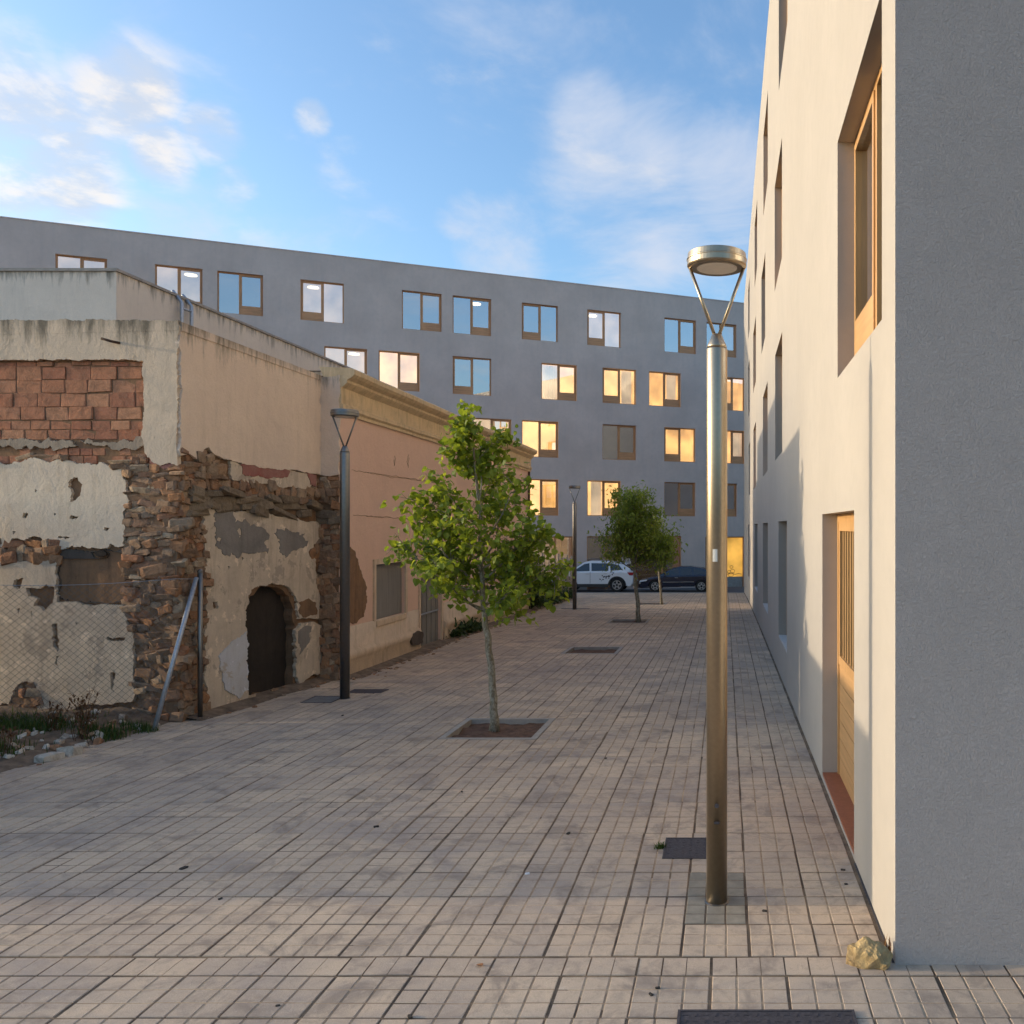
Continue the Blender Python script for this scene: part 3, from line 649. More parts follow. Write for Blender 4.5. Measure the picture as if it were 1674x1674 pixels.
for px_, w_, h_ in (((78,888), 24, 13), ((168,905), 15, 8), ((8,908), 12, 8)):        # beam sockets
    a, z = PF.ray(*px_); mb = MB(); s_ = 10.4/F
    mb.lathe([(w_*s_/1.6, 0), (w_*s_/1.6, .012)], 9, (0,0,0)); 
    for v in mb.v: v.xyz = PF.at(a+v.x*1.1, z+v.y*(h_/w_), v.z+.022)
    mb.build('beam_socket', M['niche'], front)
# red blocks in the upper panel
rb = random.Random(21); bricks = []
def brick_mesh(seed):
    r_ = random.Random(seed); bm = bmesh.new(); bmesh.ops.create_cube(bm, size=1.0)
    bmesh.ops.bevel(bm, geom=bm.edges[:], offset=.04, segments=1, affect='EDGES')
    for v in bm.verts: v.co += Vector([r_.gauss(0, .012), r_.gauss(0, .03), r_.gauss(0, .02)])
    me = bpy.data.meshes.new('brick'); bm.to_mesh(me); bm.free(); me.materials.append(M['brick']); return me
bmesh_ = [brick_mesh(i) for i in range(6)]
def put_brick(x0, x1, y0, y1, prot):
    a0, z1 = PF.ray(x0, y0); a1, z0 = PF.ray(x1, y1); gp = .007
    o = bpy.data.objects.new('brick', rb.choice(bmesh_)); col.objects.link(o); o.parent = front
    p = PF.at((a0+a1)/2, (z0+z1)/2, prot-.06); o.location = p-WLOC[front.name]
    o.rotation_euler = (rb.gauss(0,.008), rb.gauss(0,.006), math.atan2(PF.u.y, PF.u.x)+rb.gauss(0,.008)); o.scale = (abs(a1-a0)-gp, .12, (z1-z0)-gp)
rows = [(592,599,0,30),(599,621,26,40),(621,643,-10,39),(643,665,26,39.5),(665,687,6,39),(688,703,22,33),(703,719,2,38),(732,745,10,20),(745,758,0,24)]
for ri, (y0, y1, x0, w) in enumerate(rows):
    x = x0-w*7-rb.uniform(0, 6)
    while x < 238:
        ww = w*rb.uniform(.93, 1.07); x1 = min(x+ww, 239)
        if x1-x > 7 and x1 > -230 and not (ri >= 7 and rb.random() < .35): put_brick(x, x1, y0+rb.gauss(0,.6), y1+rb.gauss(0,.6), rb.uniform(.004, .014))
        x = x1+.2
M['dusty_mortar'] = mat_old_plaster('dusty_mortar', (.42,.34,.26), (.33,.255,.19), (.20,.14,.095), .7)
slab(PF, [(-240,718),(40,716),(90,722),(118,720),(128,729),(100,734),(60,729),(-240,733)], [], 0, .032, M['dusty_mortar'], 'mortar_ledge', front, 2.6, 7, 12)
slab(PF, [(132,719),(180,724),(238,716),(238,729),(200,735),(160,729)], [], 0, .024, M['dusty_mortar'], 'mortar_ledge', front, 2.6, 7, 13)
# lane side layers
slab(PA, [(289,526),(400,571),(519,618),(519,776),(506,774),(480,768),(440,766),(400,760),(372,752),(345,743),(334,731),(327,735),(318,752),(304,742),(289,745)], [], 0, .05, M['plaster_side'], 'upper_plaster', side, 1.4, 10, 31)
slab(PA, [(372,754),(440,764),(508,776),(510,790),(500,800),(470,796),(420,790),(376,784)], [], 0, .036, M['plaster_pale'], 'pale_strip', side, 1.6, 8, 32)
slab(PA, [(388,760),(420,756),(450,762),(470,770),(466,780),(430,782),(392,775)], [], 0, .043, M['red_paint'], 'red_paint_remnant', side, 1.6, 7, 33)
slab(PA, [(498,772),(512,776),(512,796),(503,792)], [], 0, .044, M['red_paint'], 'red_paint_remnant', side, 1.2, 6, 34)
slab(PA, [(330,832),(345,826),(380,838),(430,840),(470,848),(508,852),(522,862),(519,885),(508,900),(512,930),(518,968),(524,1002),(516,1012),(500,1010),(484,1012),(482,990),(474,968),(458,956),(440,952),(420,957),(405,970),(398,995),(398,1050),(401,1145),(380,1150),(352,1172),(338,1176),(331,1100),(332,960),(330,900)],
     [[(343,984),(351,982),(352,994),(344,996)], [(368,925),(372,927),(369,931)], [(390,910),(394,912),(391,916)]], 0, .04, M['plaster_pale'], 'lower_plaster', side, 1.8, 8, 41)
slab(PA, [(346,838),(376,836),(380,855),(396,848),(404,860),(424,862),(434,872),(433,905),(415,902),(380,908),(358,904),(347,890)], [[(383,862),(388,864),(386,880)], [(352,878),(357,880),(355,890)]], .03, .046, M['mortar_grey'], 'mortar_patch', side, 2.6, 5, 42)
slab(PA, [(448,864),(470,868),(494,872),(497,893),(480,900),(462,912),(452,902),(450,885)], [], .03, .046, M['mortar_grey'], 'mortar_patch', side, 2.6, 5, 43)
slab(PA, [(352,1072),(372,1050),(398,1032),(399,1090),(401,1128),(385,1142),(362,1128)], [], .03, .052, M['plaster_blue'], 'limewash_patch', side, 1.6, 7, 44)
slab(PA, [(478,1030),(490,1018),(508,1016),(522,1024),(530,1050),(536,1086),(520,1100),(500,1108),(484,1118),(478,1090)], [], 0, .05, M['plaster_pale'], 'fallen_plaster_patch', side, 1.6, 7, 45)
slab(PA, [(482,1032),(492,1024),(504,1024),(500,1050),(484,1070)], [], .03, .056, M['mortar_grey'], 'mortar_patch', side, 1.4, 6, 46)
slab(PA, [(484,985),(500,978),(512,985),(514,1004),(498,1008),(486,1004)], [], .03, .046, M['core'], 'bare_patch', side, 1.4, 6, 47)
# stub where the ruin meets the salmon house
mb = MB(); PS.box(mb, 0, PS.len-.015, zb_, 4.60, -.4, .0); stub = mb.build('end_pier', M['core'], ruin)
slab(PS, [(519,617),(556,613),(556,776),(540,779),(519,776)], [], 0, .03, M['plaster_side'], 'pier_plaster', stub, 1.0, 10, 51)

# rubble stones
def stone_mesh(seed, mat, name='stone', sub=1):
    r_ = random.Random(seed); bm = bmesh.new(); bmesh.ops.create_cube(bm, size=1.0); bmesh.ops.bevel(bm, geom=bm.edges[:], offset=.16, segments=1, affect='EDGES')
    for v in bm.verts: v.co = v.co*(1+r_.gauss(0, .10))+Vector((0,0,r_.gauss(0,.07)))
    me = bpy.data.meshes.new(name); bm.to_mesh(me); bm.free(); me.materials.append(mat); return me
smesh = [stone_mesh(100+i, M['rubble']) for i in range(10)]; bmeshes = [stone_mesh(150+i, M['beam']) for i in range(5)]
def inside(p, poly):
    c = False; j = len(poly)-1
    for i in range(len(poly)):
        if (poly[i][1] > p[1]) != (poly[j][1] > p[1]) and p[0] < (poly[j][0]-poly[i][0])*(p[1]-poly[i][1])/(poly[j][1]-poly[i][1])+poly[i][0]: c = not c
        j = i
    return c
rs = random.Random(77); places = []
zoneF = [(212,752),(245,748),(262,764),(297,766),(297,1195),(222,1195),(224,1040),(206,985),(206,900),(211,800)]
zoneF2 = [(-20,756),(40,744),(120,748),(205,756),(240,744),(238,756),(212,775),(170,754),(100,750)]
zoneF3 = [(-20,882),(96,882),(97,920),(-20,924)]
zoneF4 = [(22,1160),(24,1135),(48,1116),(66,1125),(72,1176)]
zoneA1 = [(293,735),(318,752),(328,735),(345,745),(376,786),(505,802),(520,778),(556,782),(556,1112),(530,1110),(525,1000),(510,900),(522,858),(470,846),(380,836),(334,826),(331,1175),(293,1190)]
zoneA2 = [(330,1176),(352,1172),(401,1146),(481,1120),(540,1092),(555,1100),(500,1135),(400,1160)]
for P, zone, wm, hm in ((PF, zoneF, 20, 10), (PF, zoneF2, 20, 9), (PF, zoneF3, 22, 11), (PF, zoneF4, 17, 11), (PA, zoneA1, 11, 9.5), (PA, zoneA2, 12, 10)):
    y = min(q[1] for q in zone)
    while y < max(q[1] for q in zone):
        h = hm*rs.uniform(.65, 1.5); x = min(q[0] for q in zone)+rs.uniform(-8, 4)
        while x < max(q[0] for q in zone):
            w = wm*rs.uniform(.5, 1.7)
            beam = P is PA and 794+.14*(x-293) < y+h/2 < 846+.05*(x-293) and 300 < x < 545
            if beam: w *= 2.6
            xc, yc = x+w/2, y+h/2+rs.gauss(0, 1.2)
            if inside((xc, yc), zone):
                places.append((w*h*rs.uniform(.8, 1.2), P, xc, yc, w*rs.uniform(.95, 1.3), h*rs.uniform(.9, 1.35), beam))
            x += w
        y += h*.92
places.sort(key=lambda t: -t[0])
fill = MB()
for i, (ar, P, xc, yc, w, h, beam) in enumerate(places):
    Q = PS if (P is PA and xc > 519) else P
    a, z = Q.ray(xc, yc); aw = abs(Q.ray(xc+w/2)-Q.ray(xc-w/2)); d_ = (Q.at(a, z)).y; zh = h*d_/F
    aw = min(aw, .42 if not beam else .75)
    me = rs.choice(bmeshes if beam else smesh); dp = rs.uniform(.06, .12)*(1.25 if beam else 1)
    loc = Q.at(a, z, rs.uniform(-.014, .016)+(.015 if beam else 0)); ang = math.atan2(Q.u.y, Q.u.x)
    rot = Matrix.Rotation(ang+rs.gauss(0, .12), 4, 'Z') @ Matrix.Rotation(rs.gauss(0, .16), 4, 'Y') @ Matrix.Rotation(rs.gauss(0, .15), 4, 'X')
    par = side if P is PA else front
    if i < 300: put('stone', me, loc, rot.to_euler(), (aw, dp, zh), par)
    else:
        T = rot @ Matrix.Diagonal((aw, dp, zh, 1)); o = len(fill.v)
        for v in me.vertices: fill.v.append(T @ v.co+loc)
        for f in me.polygons: fill.face([q+o for q in f.vertices])
tag(fill.build('rubble_fill', M['rubble'], ruin), kind='stuff')
a, z = PF.ray(183, 558); a2, z2 = PF.ray(205, 563)
mb = MB(); mb.tube([PF.at(a, z, .16), PF.at((a+a2)/2, (z+z2)/2-.004, .12), PF.at(a2, z2, .03)], .016, 7); mb.build('rusty_rod', M['rust'], front)

# ---------------------------------------------------------------- white block rising behind the ruin
M['white_old'] = mat_old_plaster('old_white_render', (.84,.73,.61), (.78,.68,.57), (.58,.50,.42), .35, 6.30)
wb = thing('white_rooftop_block', (-9.6,13.6,4.4), 'plain off-white rendered block rising behind the ruined house roof', 'building')
WX, WY0, WY1, WZ = -9.6, 13.6, 23.6, 6.30
mb = MB(); mb.box(-22, WX, WY0, WY1, -.3, WZ); mb.build('wall', M['white_old'], wb)
mb = MB(); mb.box(-22.02, WX+.03, WY0-.03, WY1+.03, WZ+.001, WZ+.045); mb.build('coping', M['concrete'], wb)
lad = thing('roof_ladder', (WX+.1, 15.4, 4.40), 'small grey metal ladder fixed to the white rooftop block', 'ladder')
y0, y1 = F*-(WX+.1)/(CX-297), F*-(WX+.1)/(CX-313)
for y in (y0, y1):
    mb = MB(); mb.tube([(WX+.1, y, 4.4), (WX+.1, y, 6.20), (WX-.06, y, 6.40)], .03, 6); mb.build('rail', M['galv'], lad)
for i in range(6):
    mb = MB(); z = 4.75+.27*i; mb.tube([(WX+.1, y0, z), (WX+.1, y1, z)], .02, 6); mb.build('rung', M['galv'], lad)

# ---------------------------------------------------------------- salmon house
M['salmon'] = mat_old_plaster('salmon_render', (.84,.56,.42), (.79,.525,.395), (.68,.46,.34), .2)
M['ochre_stone'] = mat_old_plaster('yellowed_cornice', (.78,.58,.35), (.68,.52,.33), (.24,.17,.105), .65)
M['plinth'] = mat_old_plaster('cream_plinth', (0.797,0.601,0.422), (0.688,0.520,0.371), (0.358,0.240,0.141), .6)
M['old_wood'] = mat_wood('weathered_board', (.26,.235,.205), 'z', .6, .85)
M['tile_roof'] = mat_plain('grimy_roof_edge', (.10,.07,.055), .9, 0, .3, 8)
sal = thing('salmon_house', (-5.95,13.3,-.1), 'salmon rendered old house with yellowed moulded cornice beside the ruin', 'house')
CL = PC.len; TOPZ = 4.72
def PCz(a): return g(PC.at(a, 0).y)
dd = (PC.ray(686), PC.ray(720)); wd = (PC.ray(612.5), PC.ray(661))
wz = (PC.ray(640, 1008)[1], PC.ray(640, 920)[1]); dz_ = (g(18)-.02, PC.ray(700, 938)[1])
HZ = [(wd[0], wd[1], wz[0], wz[1]), (dd[0], dd[1], dz_[0], dz_[1])]
mb = MB(); wall_holes(mb, PC, 0, CL, -.8, TOPZ-.05, HZ, .12); sw = mb.build('facade', M['salmon'], sal)
mb = MB(); mb.quad(PC.at(CL,-.8), PC.at(CL,TOPZ-.05), PC.at(CL,TOPZ-.05,-9), PC.at(CL,-.8,-9)); mb.quad(PC.at(0,-.4,-9), PC.at(0,TOPZ,-9), PC.at(CL,TOPZ,-9), PC.at(CL,-.4,-9)); mb.quad(PC.at(.02,-.4), PC.at(.02,TOPZ-.05), PC.at(.02,TOPZ-.05,-9), PC.at(.02,-.4,-9)); mb.build('end_wall', M['plaster_side'], sal)
mb = MB(); mb.quad(PC.at(0,TOPZ-.04,.05), PC.at(CL,TOPZ-.04,.05), PC.at(CL,TOPZ-.04,-9), PC.at(0,TOPZ-.04,-9)); mb.build('roof', M['tile_roof'], sal)
prof = [(0,4.02),(.035,4.02),(.035,4.07),(.07,4.10),(.07,4.16),(.04,4.18),(.04,4.42),(.10,4.47),(.13,4.50),(.13,4.54),(.20,4.58),(.24,4.62),(.24,4.69),(.20,4.72),(-.3,4.74)]
mb = MB(); rgs = []
ns = 40
for i in range(ns+1):
    a = -.02+(CL+.1)*i/ns; wob = .008*noise.noise(Vector((a*1.3, 0, 0)))
    rgs.append([mb.vert(PC.at(a, z+wob+.004*noise.noise(Vector((a*3, z*9, 3))), o)) for o, z in prof])
for r0, r1 in zip(rgs, rgs[1:]):
    for k in range(len(prof)-1): mb.face((r0[k], r1[k], r1[k+1], r0[k+1]))
mb.face(rgs[0]); mb.face(rgs[-1][::-1]); mb.build('cornice', M['ochre_stone'], sal)
# plinth with a rolled moulding, broken by the door
pprof = [(0,.78),(.03,.77),(.03,.42),(.075,.38),(.09,.32),(.075,.26),(.05,.22),(.05,-.2)]
for (s0, s1) in ((0, dd[0]-.12), (dd[1]+.12, CL)):
    mb = MB(); rgs = []; n_ = 26
    for i in range(n_+1):
        a = s0+(s1-s0)*i/n_; zg = PCz(a)*.6-.03
        rgs.append([mb.vert(PC.at(a, z+zg+.006*noise.noise(Vector((a*2, z*5, 1))), o+.008*noise.noise(Vector((a*4, z*7, 5))))) for o, z in pprof])
    for r0, r1 in zip(rgs, rgs[1:]):
        for k in range(len(pprof)-1): mb.face((r0[k], r1[k], r1[k+1], r0[k+1]), 0, True)
    mb.face(rgs[0]); mb.face(rgs[-1][::-1]); mb.build('plinth', M['plinth'], sal)
# boarded window
mb = MB(); a0, a1, z0, z1 = HZ[0]; f = .09
PC.box(mb, a0-f, a0, z0-f, z1+f, .0, .03); PC.box(mb, a1, a1+f, z0-f, z1+f, 0, .03); PC.box(mb, a0, a1, z1, z1+f, 0, .03); PC.box(mb, a0, a1, z0-f, z0, 0, .045)
w_ = mb.build('window', M['plinth'], sal)
mb = MB(); PC.box(mb, a0+.01, a1-.01, z0+.01, z1-.01, -.10, -.05); mb.build('board', M['old_wood'], w_)
mb = MB(); a0, a1, z0, z1 = HZ[1]
PC.box(mb, a0-f, a0, z0, z1+f, 0, .03); PC.box(mb, a1, a1+f, z0, z1+f, 0, .03); PC.box(mb, a0, a1, z1, z1+f, 0, .03); d_ = mb.build('door', M['plinth'], sal)
npk = 9
for i in range(npk):
    b0 = a0+(a1-a0)*i/npk; b1 = a0+(a1-a0)*(i+1)/npk
    mb = MB(); PC.box(mb, b0+.008, b1-.008, z0+.02, z1-.01, -.10, -.05-.012*(i % 2)); mb.build('plank', M['old_wood'], d_)
mb = MB(); zc = z0+(z1-z0)*.46; PC.box(mb, a0+.02, a1-.02, zc, zc+.03, -.05, -.035); mb.build('bar', M['galv'], d_)
# bare hole in the render by the lamp, pipe opening in the plinth, hairline cracks, drainpipe
slab(PC, [(564,900),(572,894),(580,902),(590,935),(597,955),(599,985),(594,1008),(582,1019),(566,1018)], [], .0, .012, M['core'], 'bare_patch', sw, 1.2, 6, 61)
slab(PC, [(664,1046),(668,1036),(676,1031),(684,1034),(684,1050),(676,1054),(667,1054)], [], .03, .098, M['soot'], 'pipe_opening', sw, .6, 5, 62)
for pts, sd in (([(575,768),(610,775),(660,782),(720,790)], 1), ([(577,842),(620,846),(665,848),(720,852)], 2), ([(645,745),(646,750),(644,762)], 3), ([(668,743),(665,755),(667,765)], 4)):
    mb = MB(); mb.tube([PC.at(*PC.ray(*q), .003) for q in jag(pts, .8, 6, sd)[:-6 if sd < 3 else -1]], .0028, 4); mb.build('crack', M['core'], sw)
mb = MB(); a = CL-.25; mb.tube([PC.at(a, -.35, .05), PC.at(a, 4.0, .05)], .035, 8); mb.build('drainpipe', M['rust'], sal)

# boundary wall of the plot, left of the picture, whose shadow lies over the lane
bw = MB(); bw.box(-9.5, -9.25, 5.25, 10.2, -.3, 2.62); bw.box(-9.54, -9.21, 5.21, 10.2, 2.621, 2.70)
tag(bw.build('plot_wall', M['plaster_low']), 'rendered boundary wall along the far side of the rubble plot', 'wall')
# ---------------------------------------------------------------- lamp posts
def make_lamp(loc, label, mat):
    t = thing('street_lamp', loc, label, 'street lamp', 'ring headed lamp posts along the lane')
    x, y, z = loc
    mb = MB(); mb.lathe([(.0635,-.05), (.0635,3.345), (.061,3.352)], 40, loc, smooth=True); p = mb.build('pole', mat, t)
    mb = MB(); mb.lathe([(.061,3.353), (.058,3.37), (.030,3.435), (.022,3.44)], 32, loc, smooth=True); mb.build('cone_cap', mat, t)
    for s in (-1, 1):
        mb = MB(); mb.tube([(x+s*.014, y, z+3.435), (x+s*.165, y, z+3.845)], .0105, 10); mb.build('arm', mat, t)
    mb = MB(); mb.lathe([(.118,3.842), (.16,3.836), (.176,3.842), (.180,3.850), (.180,3.880), (.183,3.883), (.183,3.888), (.179,3.892), (.176,3.922), (.165,3.928), (0,3.930)], 56, loc)
    hd = mb.build('lamp_head', mat, t)
    mb = MB(); mb.lathe([(0,3.836), (.122,3.836), (.122,3.8415)], 40, loc); mb.build('lens', M['lens'], hd)
    mb = MB(); mb.lathe([(.075,-.004), (.075,.004), (.066,.008)], 32, loc); mb.build('base_collar', M['steel_dark'], t)
    mb = MB(); mb.lathe([(.014,-.0655), (.014,-.060)], 14, (x, y, z+.60), axis='y'); mb.build('lock', M['iron'], t)
    mb = MB(); mb.box(x-.016, x+.016, y-.0655, y-.060, z+.49, z+.505); mb.build('hatch_slot', M['iron'], t)
    return t
L1 = (-.05, 5.23, 0.0)
lamp1 = make_lamp(L1, 'tall brushed steel lamp post standing nearest, in front of the pale wall', M['steel'])
mb = MB(); n = 5                                     # curled paper sticker wrapped on the post
for i in range(n+1):
    a = R(-112+26*i/n); c, s = math.cos(a)*.0645, math.sin(a)*.0645
    mb.vert((L1[0]+c, L1[1]+s, 2.062)); mb.vert((L1[0]+c, L1[1]+s, 2.137))
for i in range(n): mb.face((2*i, 2*i+2, 2*i+3, 2*i+1))
mb.build('sticker', M['sticker'], lamp1)
L2 = (-5.18, 11.75, g(11.75)); make_lamp(L2, 'grey steel lamp post in front of the ruin and salmon house corner', M['steel_dark'])
L3 = (-4.77, 27.35, g(27.35)); make_lamp(L3, 'distant small grey lamp post beside the white car', M['steel_dark'])

# covers let into the paving
def cover(x0, x1, y0, y1, mat, label, rim=True):
    ym = (y0+y1)/2; z = g(ym); t = thing('access_cover', ((x0+x1)/2, ym, z), label, 'cover')
    mb = MB(); mb.box(x0, x1, y0, y1, z-.02, z+.006); mb.build('plate', mat, t)
    if rim:
        mb = MB(); e = .014
        for q in ((x0-e, x1+e, y0-e, y0-.001), (x0-e, x1+e, y1+.001, y1+e), (x0-e, x0-.001, y0, y1), (x1+.001, x1+e, y0, y1)): mb.box(*q, z-.02, z+.009)
        mb.build('frame', M['iron'], t)
        mb = MB(); nx, ny = int((x1-x0)/.045), int((y1-y0)/.045)
        for i in range(nx):
            for j in range(ny):
                cx, cy = x0+(i+.5)*(x1-x0)/nx, y0+(j+.5)*(y1-y0)/ny; k = .012; mb.box(cx-k, cx+k, cy-.004, cy+.004, z+.0055, z+.0085) if (i+j) % 2 else mb.box(cx-.004, cx+.004, cy-k, cy+k, z+.0055, z+.0085)
        tag(mb.build('tread_pattern', mat, t), kind='stuff')
    return t
def gy(y): return F*2.27/(y-CY)
Y0, Y1 = gy(1403), gy(1372); cover((1086-CX)*Y0/F, (1168-CX)*Y0/F, Y0, Y1, M['iron'], 'dark iron access cover in the paving behind the near lamp post')
Y0, Y1 = gy(1690), gy(1656); cover((1113-CX)*Y1/F, (1392-CX)*Y1/F, Y0-.05, Y1, M['iron'], 'dark grated cover at the bottom edge of the picture')
M['slab'] = mat_plain('slab_cover', (.21,.19,.175), .85, 0, .15, 8, .3, 120)
cover(-5.62, -5.24, 11.45, 11.85, M['slab'], 'paving coloured cover left of the lamp post by the ruin')
cover(-5.35, -4.85, 12.15, 12.45, M['iron'], 'dark cover slot just behind the lamp post by the ruin', False)
cover(-5.25, -4.35, 27.55, 27.75, M['iron'], 'dark drain slot at the foot of the distant lamp post', False)

# ---------------------------------------------------------------- trees
def mat_leaf(name, c1, c2, c3, trans=.4):
    m = bpy.data.materials.new(name); m.use_nodes = True; nt = m.node_tree; nt.nodes.clear()
    o = nt.nodes.new('ShaderNodeOutputMaterial'); oi = nt.nodes.new('ShaderNodeObjectInfo'); ge = nt.nodes.new('ShaderNodeNewGeometry')
    r = n_math(nt, 'FRACT', n_math(nt, 'ADD', oi.outputs['Random'], ge.outputs['Random Per Island']))
    cr = nt.nodes.new('ShaderNodeValToRGB'); cr.color_ramp.elements.new(.5)
    for i, c in enumerate((c1, c2, c3)): cr.color_ramp.elements[i].position = (0, .55, 1)[i]; cr.color_ramp.elements[i].color = (*c, 1)
    nt.links.new(r, cr.inputs[0])
    c = n_mix(nt, n_range(nt, n_noise(nt, 30, 3, .5, n_pos(nt)), .3, .7, 0, .35), cr.outputs[0], c1)
    b = nt.nodes.new('ShaderNodeBsdfPrincipled'); b.inputs['Roughness'].default_value = .5; b.inputs['Specular IOR Level'].default_value = .35; nt.links.new(c, b.inputs['Base Color'])
    t = nt.nodes.new('ShaderNodeBsdfTranslucent'); nt.links.new(n_mix(nt, 1.0, c, (1.35,1.25,.55), 'MULTIPLY'), t.inputs['Color'])
    mx = nt.nodes.new('ShaderNodeMixShader'); mx.inputs[0].default_value = trans
    nt.links.new(b.outputs[0], mx.inputs[1]); nt.links.new(t.outputs[0], mx.inputs[2]); nt.links.new(mx.outputs[0], o.inputs[0]); return m
M['leaf'] = mat_leaf('broad_leaf', (.13,.19,.03), (.25,.33,.045), (.40,.45,.07), .5)
M['leaf_small'] = mat_leaf('fine_leaf', (.17,.235,.05), (.27,.35,.07), (.37,.44,.10), .5)
M['hedge_leaf'] = mat_leaf('hedge_leaf', (.03,.06,.018), (.055,.09,.026), (.09,.13,.04), .3)
def mat_bark():
    m, nt, b = newmat('mottled_bark'); p = n_pos(nt, (1,1,.5)); v = n_noise(nt, 26, 5, .65, p, .8); w = n_noise(nt, 90, 3, .6, p)
    k = n_mix(nt, n_range(nt, v, .42, .60), (.17,.135,.085), (.36,.325,.25)); k = n_mix(nt, n_range(nt, w, .5, .8, 0, .5), k, (.09,.07,.05))
    setc(nt, b, k); b.inputs['Roughness'].default_value = .9; n_bump(nt, b, v, .5, .01); return m
M['bark'] = mat_bark()

def leaf_geo(seed, round_=True):
    """a broad leaf folded along its midrib: 8 faces"""
    r_ = random.Random(seed); f = r_.uniform(.10, .22); dr = r_.uniform(.05, .2)
    w = 1.0 if round_ else .48
    out = [(.0,.0), (.30*w,-.04), (.50*w,.22), (.46*w,.55), (.22*w,.85), (0,1.05)]
    v = [Vector((0, y, -dr*y*y)) for y in (0, .28, .62, 1.05)]; fc = []
    for s in (1, -1):
        i = len(v); v += [Vector((s*x, y, f*abs(x)*1.6-dr*y*y+r_.gauss(0,.015))) for x, y in out[1:5]]
        q = [(0, i, i+1, 1), (1, i+1, i+2, 2), (2, i+2, i+3, 3)]
        fc += q if s > 0 else [t[::-1] for t in q]
    return v, fc
LEAVES = [leaf_geo(i) for i in range(5)]; FINE = [leaf_geo(20+i, False) for i in range(4)]
def lmesh(gq, mat):
    me = bpy.data.meshes.new('leaf'); me.from_pydata([tuple(v) for v in gq[0]], [], gq[1]); me.materials.append(mat); me.update(); return me

def make_tree(loc, label, trunk, rt, limbs, leafset, mat, nleaf, size, named, seed, twig=(.25,.5), spread=.09, top=None, group='street trees along the lane', fill=None):
    t = thing('street_tree', loc, label, 'tree', group); rr = random.Random(seed); B0 = Vector(loc)
    tk = MB(); pts = [B0+Vector(p) for p in trunk]; n = len(pts); fine_p = []
    for i in range(n-1):
        for k in range(4):
            q = pts[i].lerp(pts[i+1], k/4); fine_p.append(q+Vector((rr.gauss(0,.006), rr.gauss(0,.006), 0)))
    fine_p.append(pts[-1]); nf = len(fine_p)
    rads = [rt*(1-.80*(i/(nf-1))**1.1)*(1.35 if i == 0 else 1.12 if i == 1 else 1)*(1+rr.gauss(0,.04)) for i in range(nf)]
    tk.tube(fine_p, rads, 10)
    trunk_o = tk.build('trunk', M['bark'], t)
    cl = MB(); tips = []
    def along(q): 
        f_ = q*(nf-1); i = min(int(f_), nf-2); return fine_p[i].lerp(fine_p[i+1], f_-i)
    def grow(p, d, L_, r_, lev):
        steps = 6; pp = [p]; cur = p.copy(); dd_ = d.normalized()
        for i in range(steps):
            dd_ = (dd_+Vector((rr.gauss(0,.13), rr.gauss(0,.13), rr.gauss(0,.08)+(.05 if lev == 0 else .02)))).normalized(); cur = cur+dd_*L_/steps; pp.append(cur.copy())
        cl.tube(pp, [max(.0022, r_*(1-.85*i/steps)) for i in range(steps+1)], 5, caps=False)
        for i in range(1, steps+1):
            wgt = (i/steps) if lev == 0 else 1.0
            tips.append((pp[i], dd_, wgt*(1.0 if lev else .6)))
            if lev < 2 and i > 1:
                for _ in range(2 if lev == 0 else 1):
                    if rr.random() < .88:
                        sd = Vector((rr.gauss(0,1), rr.gauss(0,1), rr.gauss(.15,.7))).normalized(); nd = (dd_*.75+sd*.8).normalized()
                        grow(pp[i], nd, L_*rr.uniform(*twig)*(1.15-.5*i/steps), r_*.45, lev+1)
    for q, az, el, L_ in limbs:
        d = Vector((math.cos(R(az))*math.cos(R(el)), math.sin(R(az))*math.cos(R(el)), math.sin(R(el)))); grow(along(q), d, L_, rt*.42*(1.1-.6*q), 0)
    crown = cl.build('branches', M['bark'], t)
    if fill:                                            # leaf clumps around the twigs so that the crown reads as full
        cx, cy, cz, rx, rz_, kk = fill
        tips += [(B0+Vector((cx+rx*v.x, cy+rx*v.y, cz+rz_*v.z)), v, .9) for v in [Vector((rr.gauss(0,1), rr.gauss(0,1), rr.gauss(0,1))).normalized()*(rr.random()**.4) for _ in range(kk)]]
    tot = sum(w for *_, w in tips); data = []
    for p, d, w in tips:
        k = nleaf*w/tot; k = int(k)+(1 if rr.random() < k % 1 else 0)
        for _ in range(k):
            lp = p+Vector((rr.gauss(0,spread), rr.gauss(0,spread), rr.gauss(-.02,spread*.85)))
            yaw = rr.uniform(0, 2*math.pi); rot = Matrix.Rotation(yaw, 4, 'Z') @ Matrix.Rotation(rr.gauss(-.55,.55), 4, 'X') @ Matrix.Rotation(rr.gauss(0,.5), 4, 'Y')
            data.append((lp, rot, size*rr.uniform(.6, 1.3), rr.randrange(len(leafset))))
    cr_ = MB(); ms = [lmesh(q, mat) for q in leafset] if named else None
    order = sorted(range(len(data)), key=lambda i: data[i][0].y-data[i][2]*3)[:named] if named else []
    pick = set(order); par = None
    for i, (lp, rot, s, k) in enumerate(data):
        if i in pick: continue
        o = len(cr_.v); v, fc = leafset[k]
        for q in v: cr_.v.append(rot @ (q*s)+lp)
        for f in fc: cr_.face([a+o for a in f])
    c_o = cr_.build('crown', mat, t); tag(c_o, kind='stuff') 
    for i in order:
        lp, rot, s, k = data[i]; put('leaf', ms[k], lp, rot.to_euler(), (s,s,s), c_o)
    return t
T1 = (-2.67, 10.0, g(10)-.06)
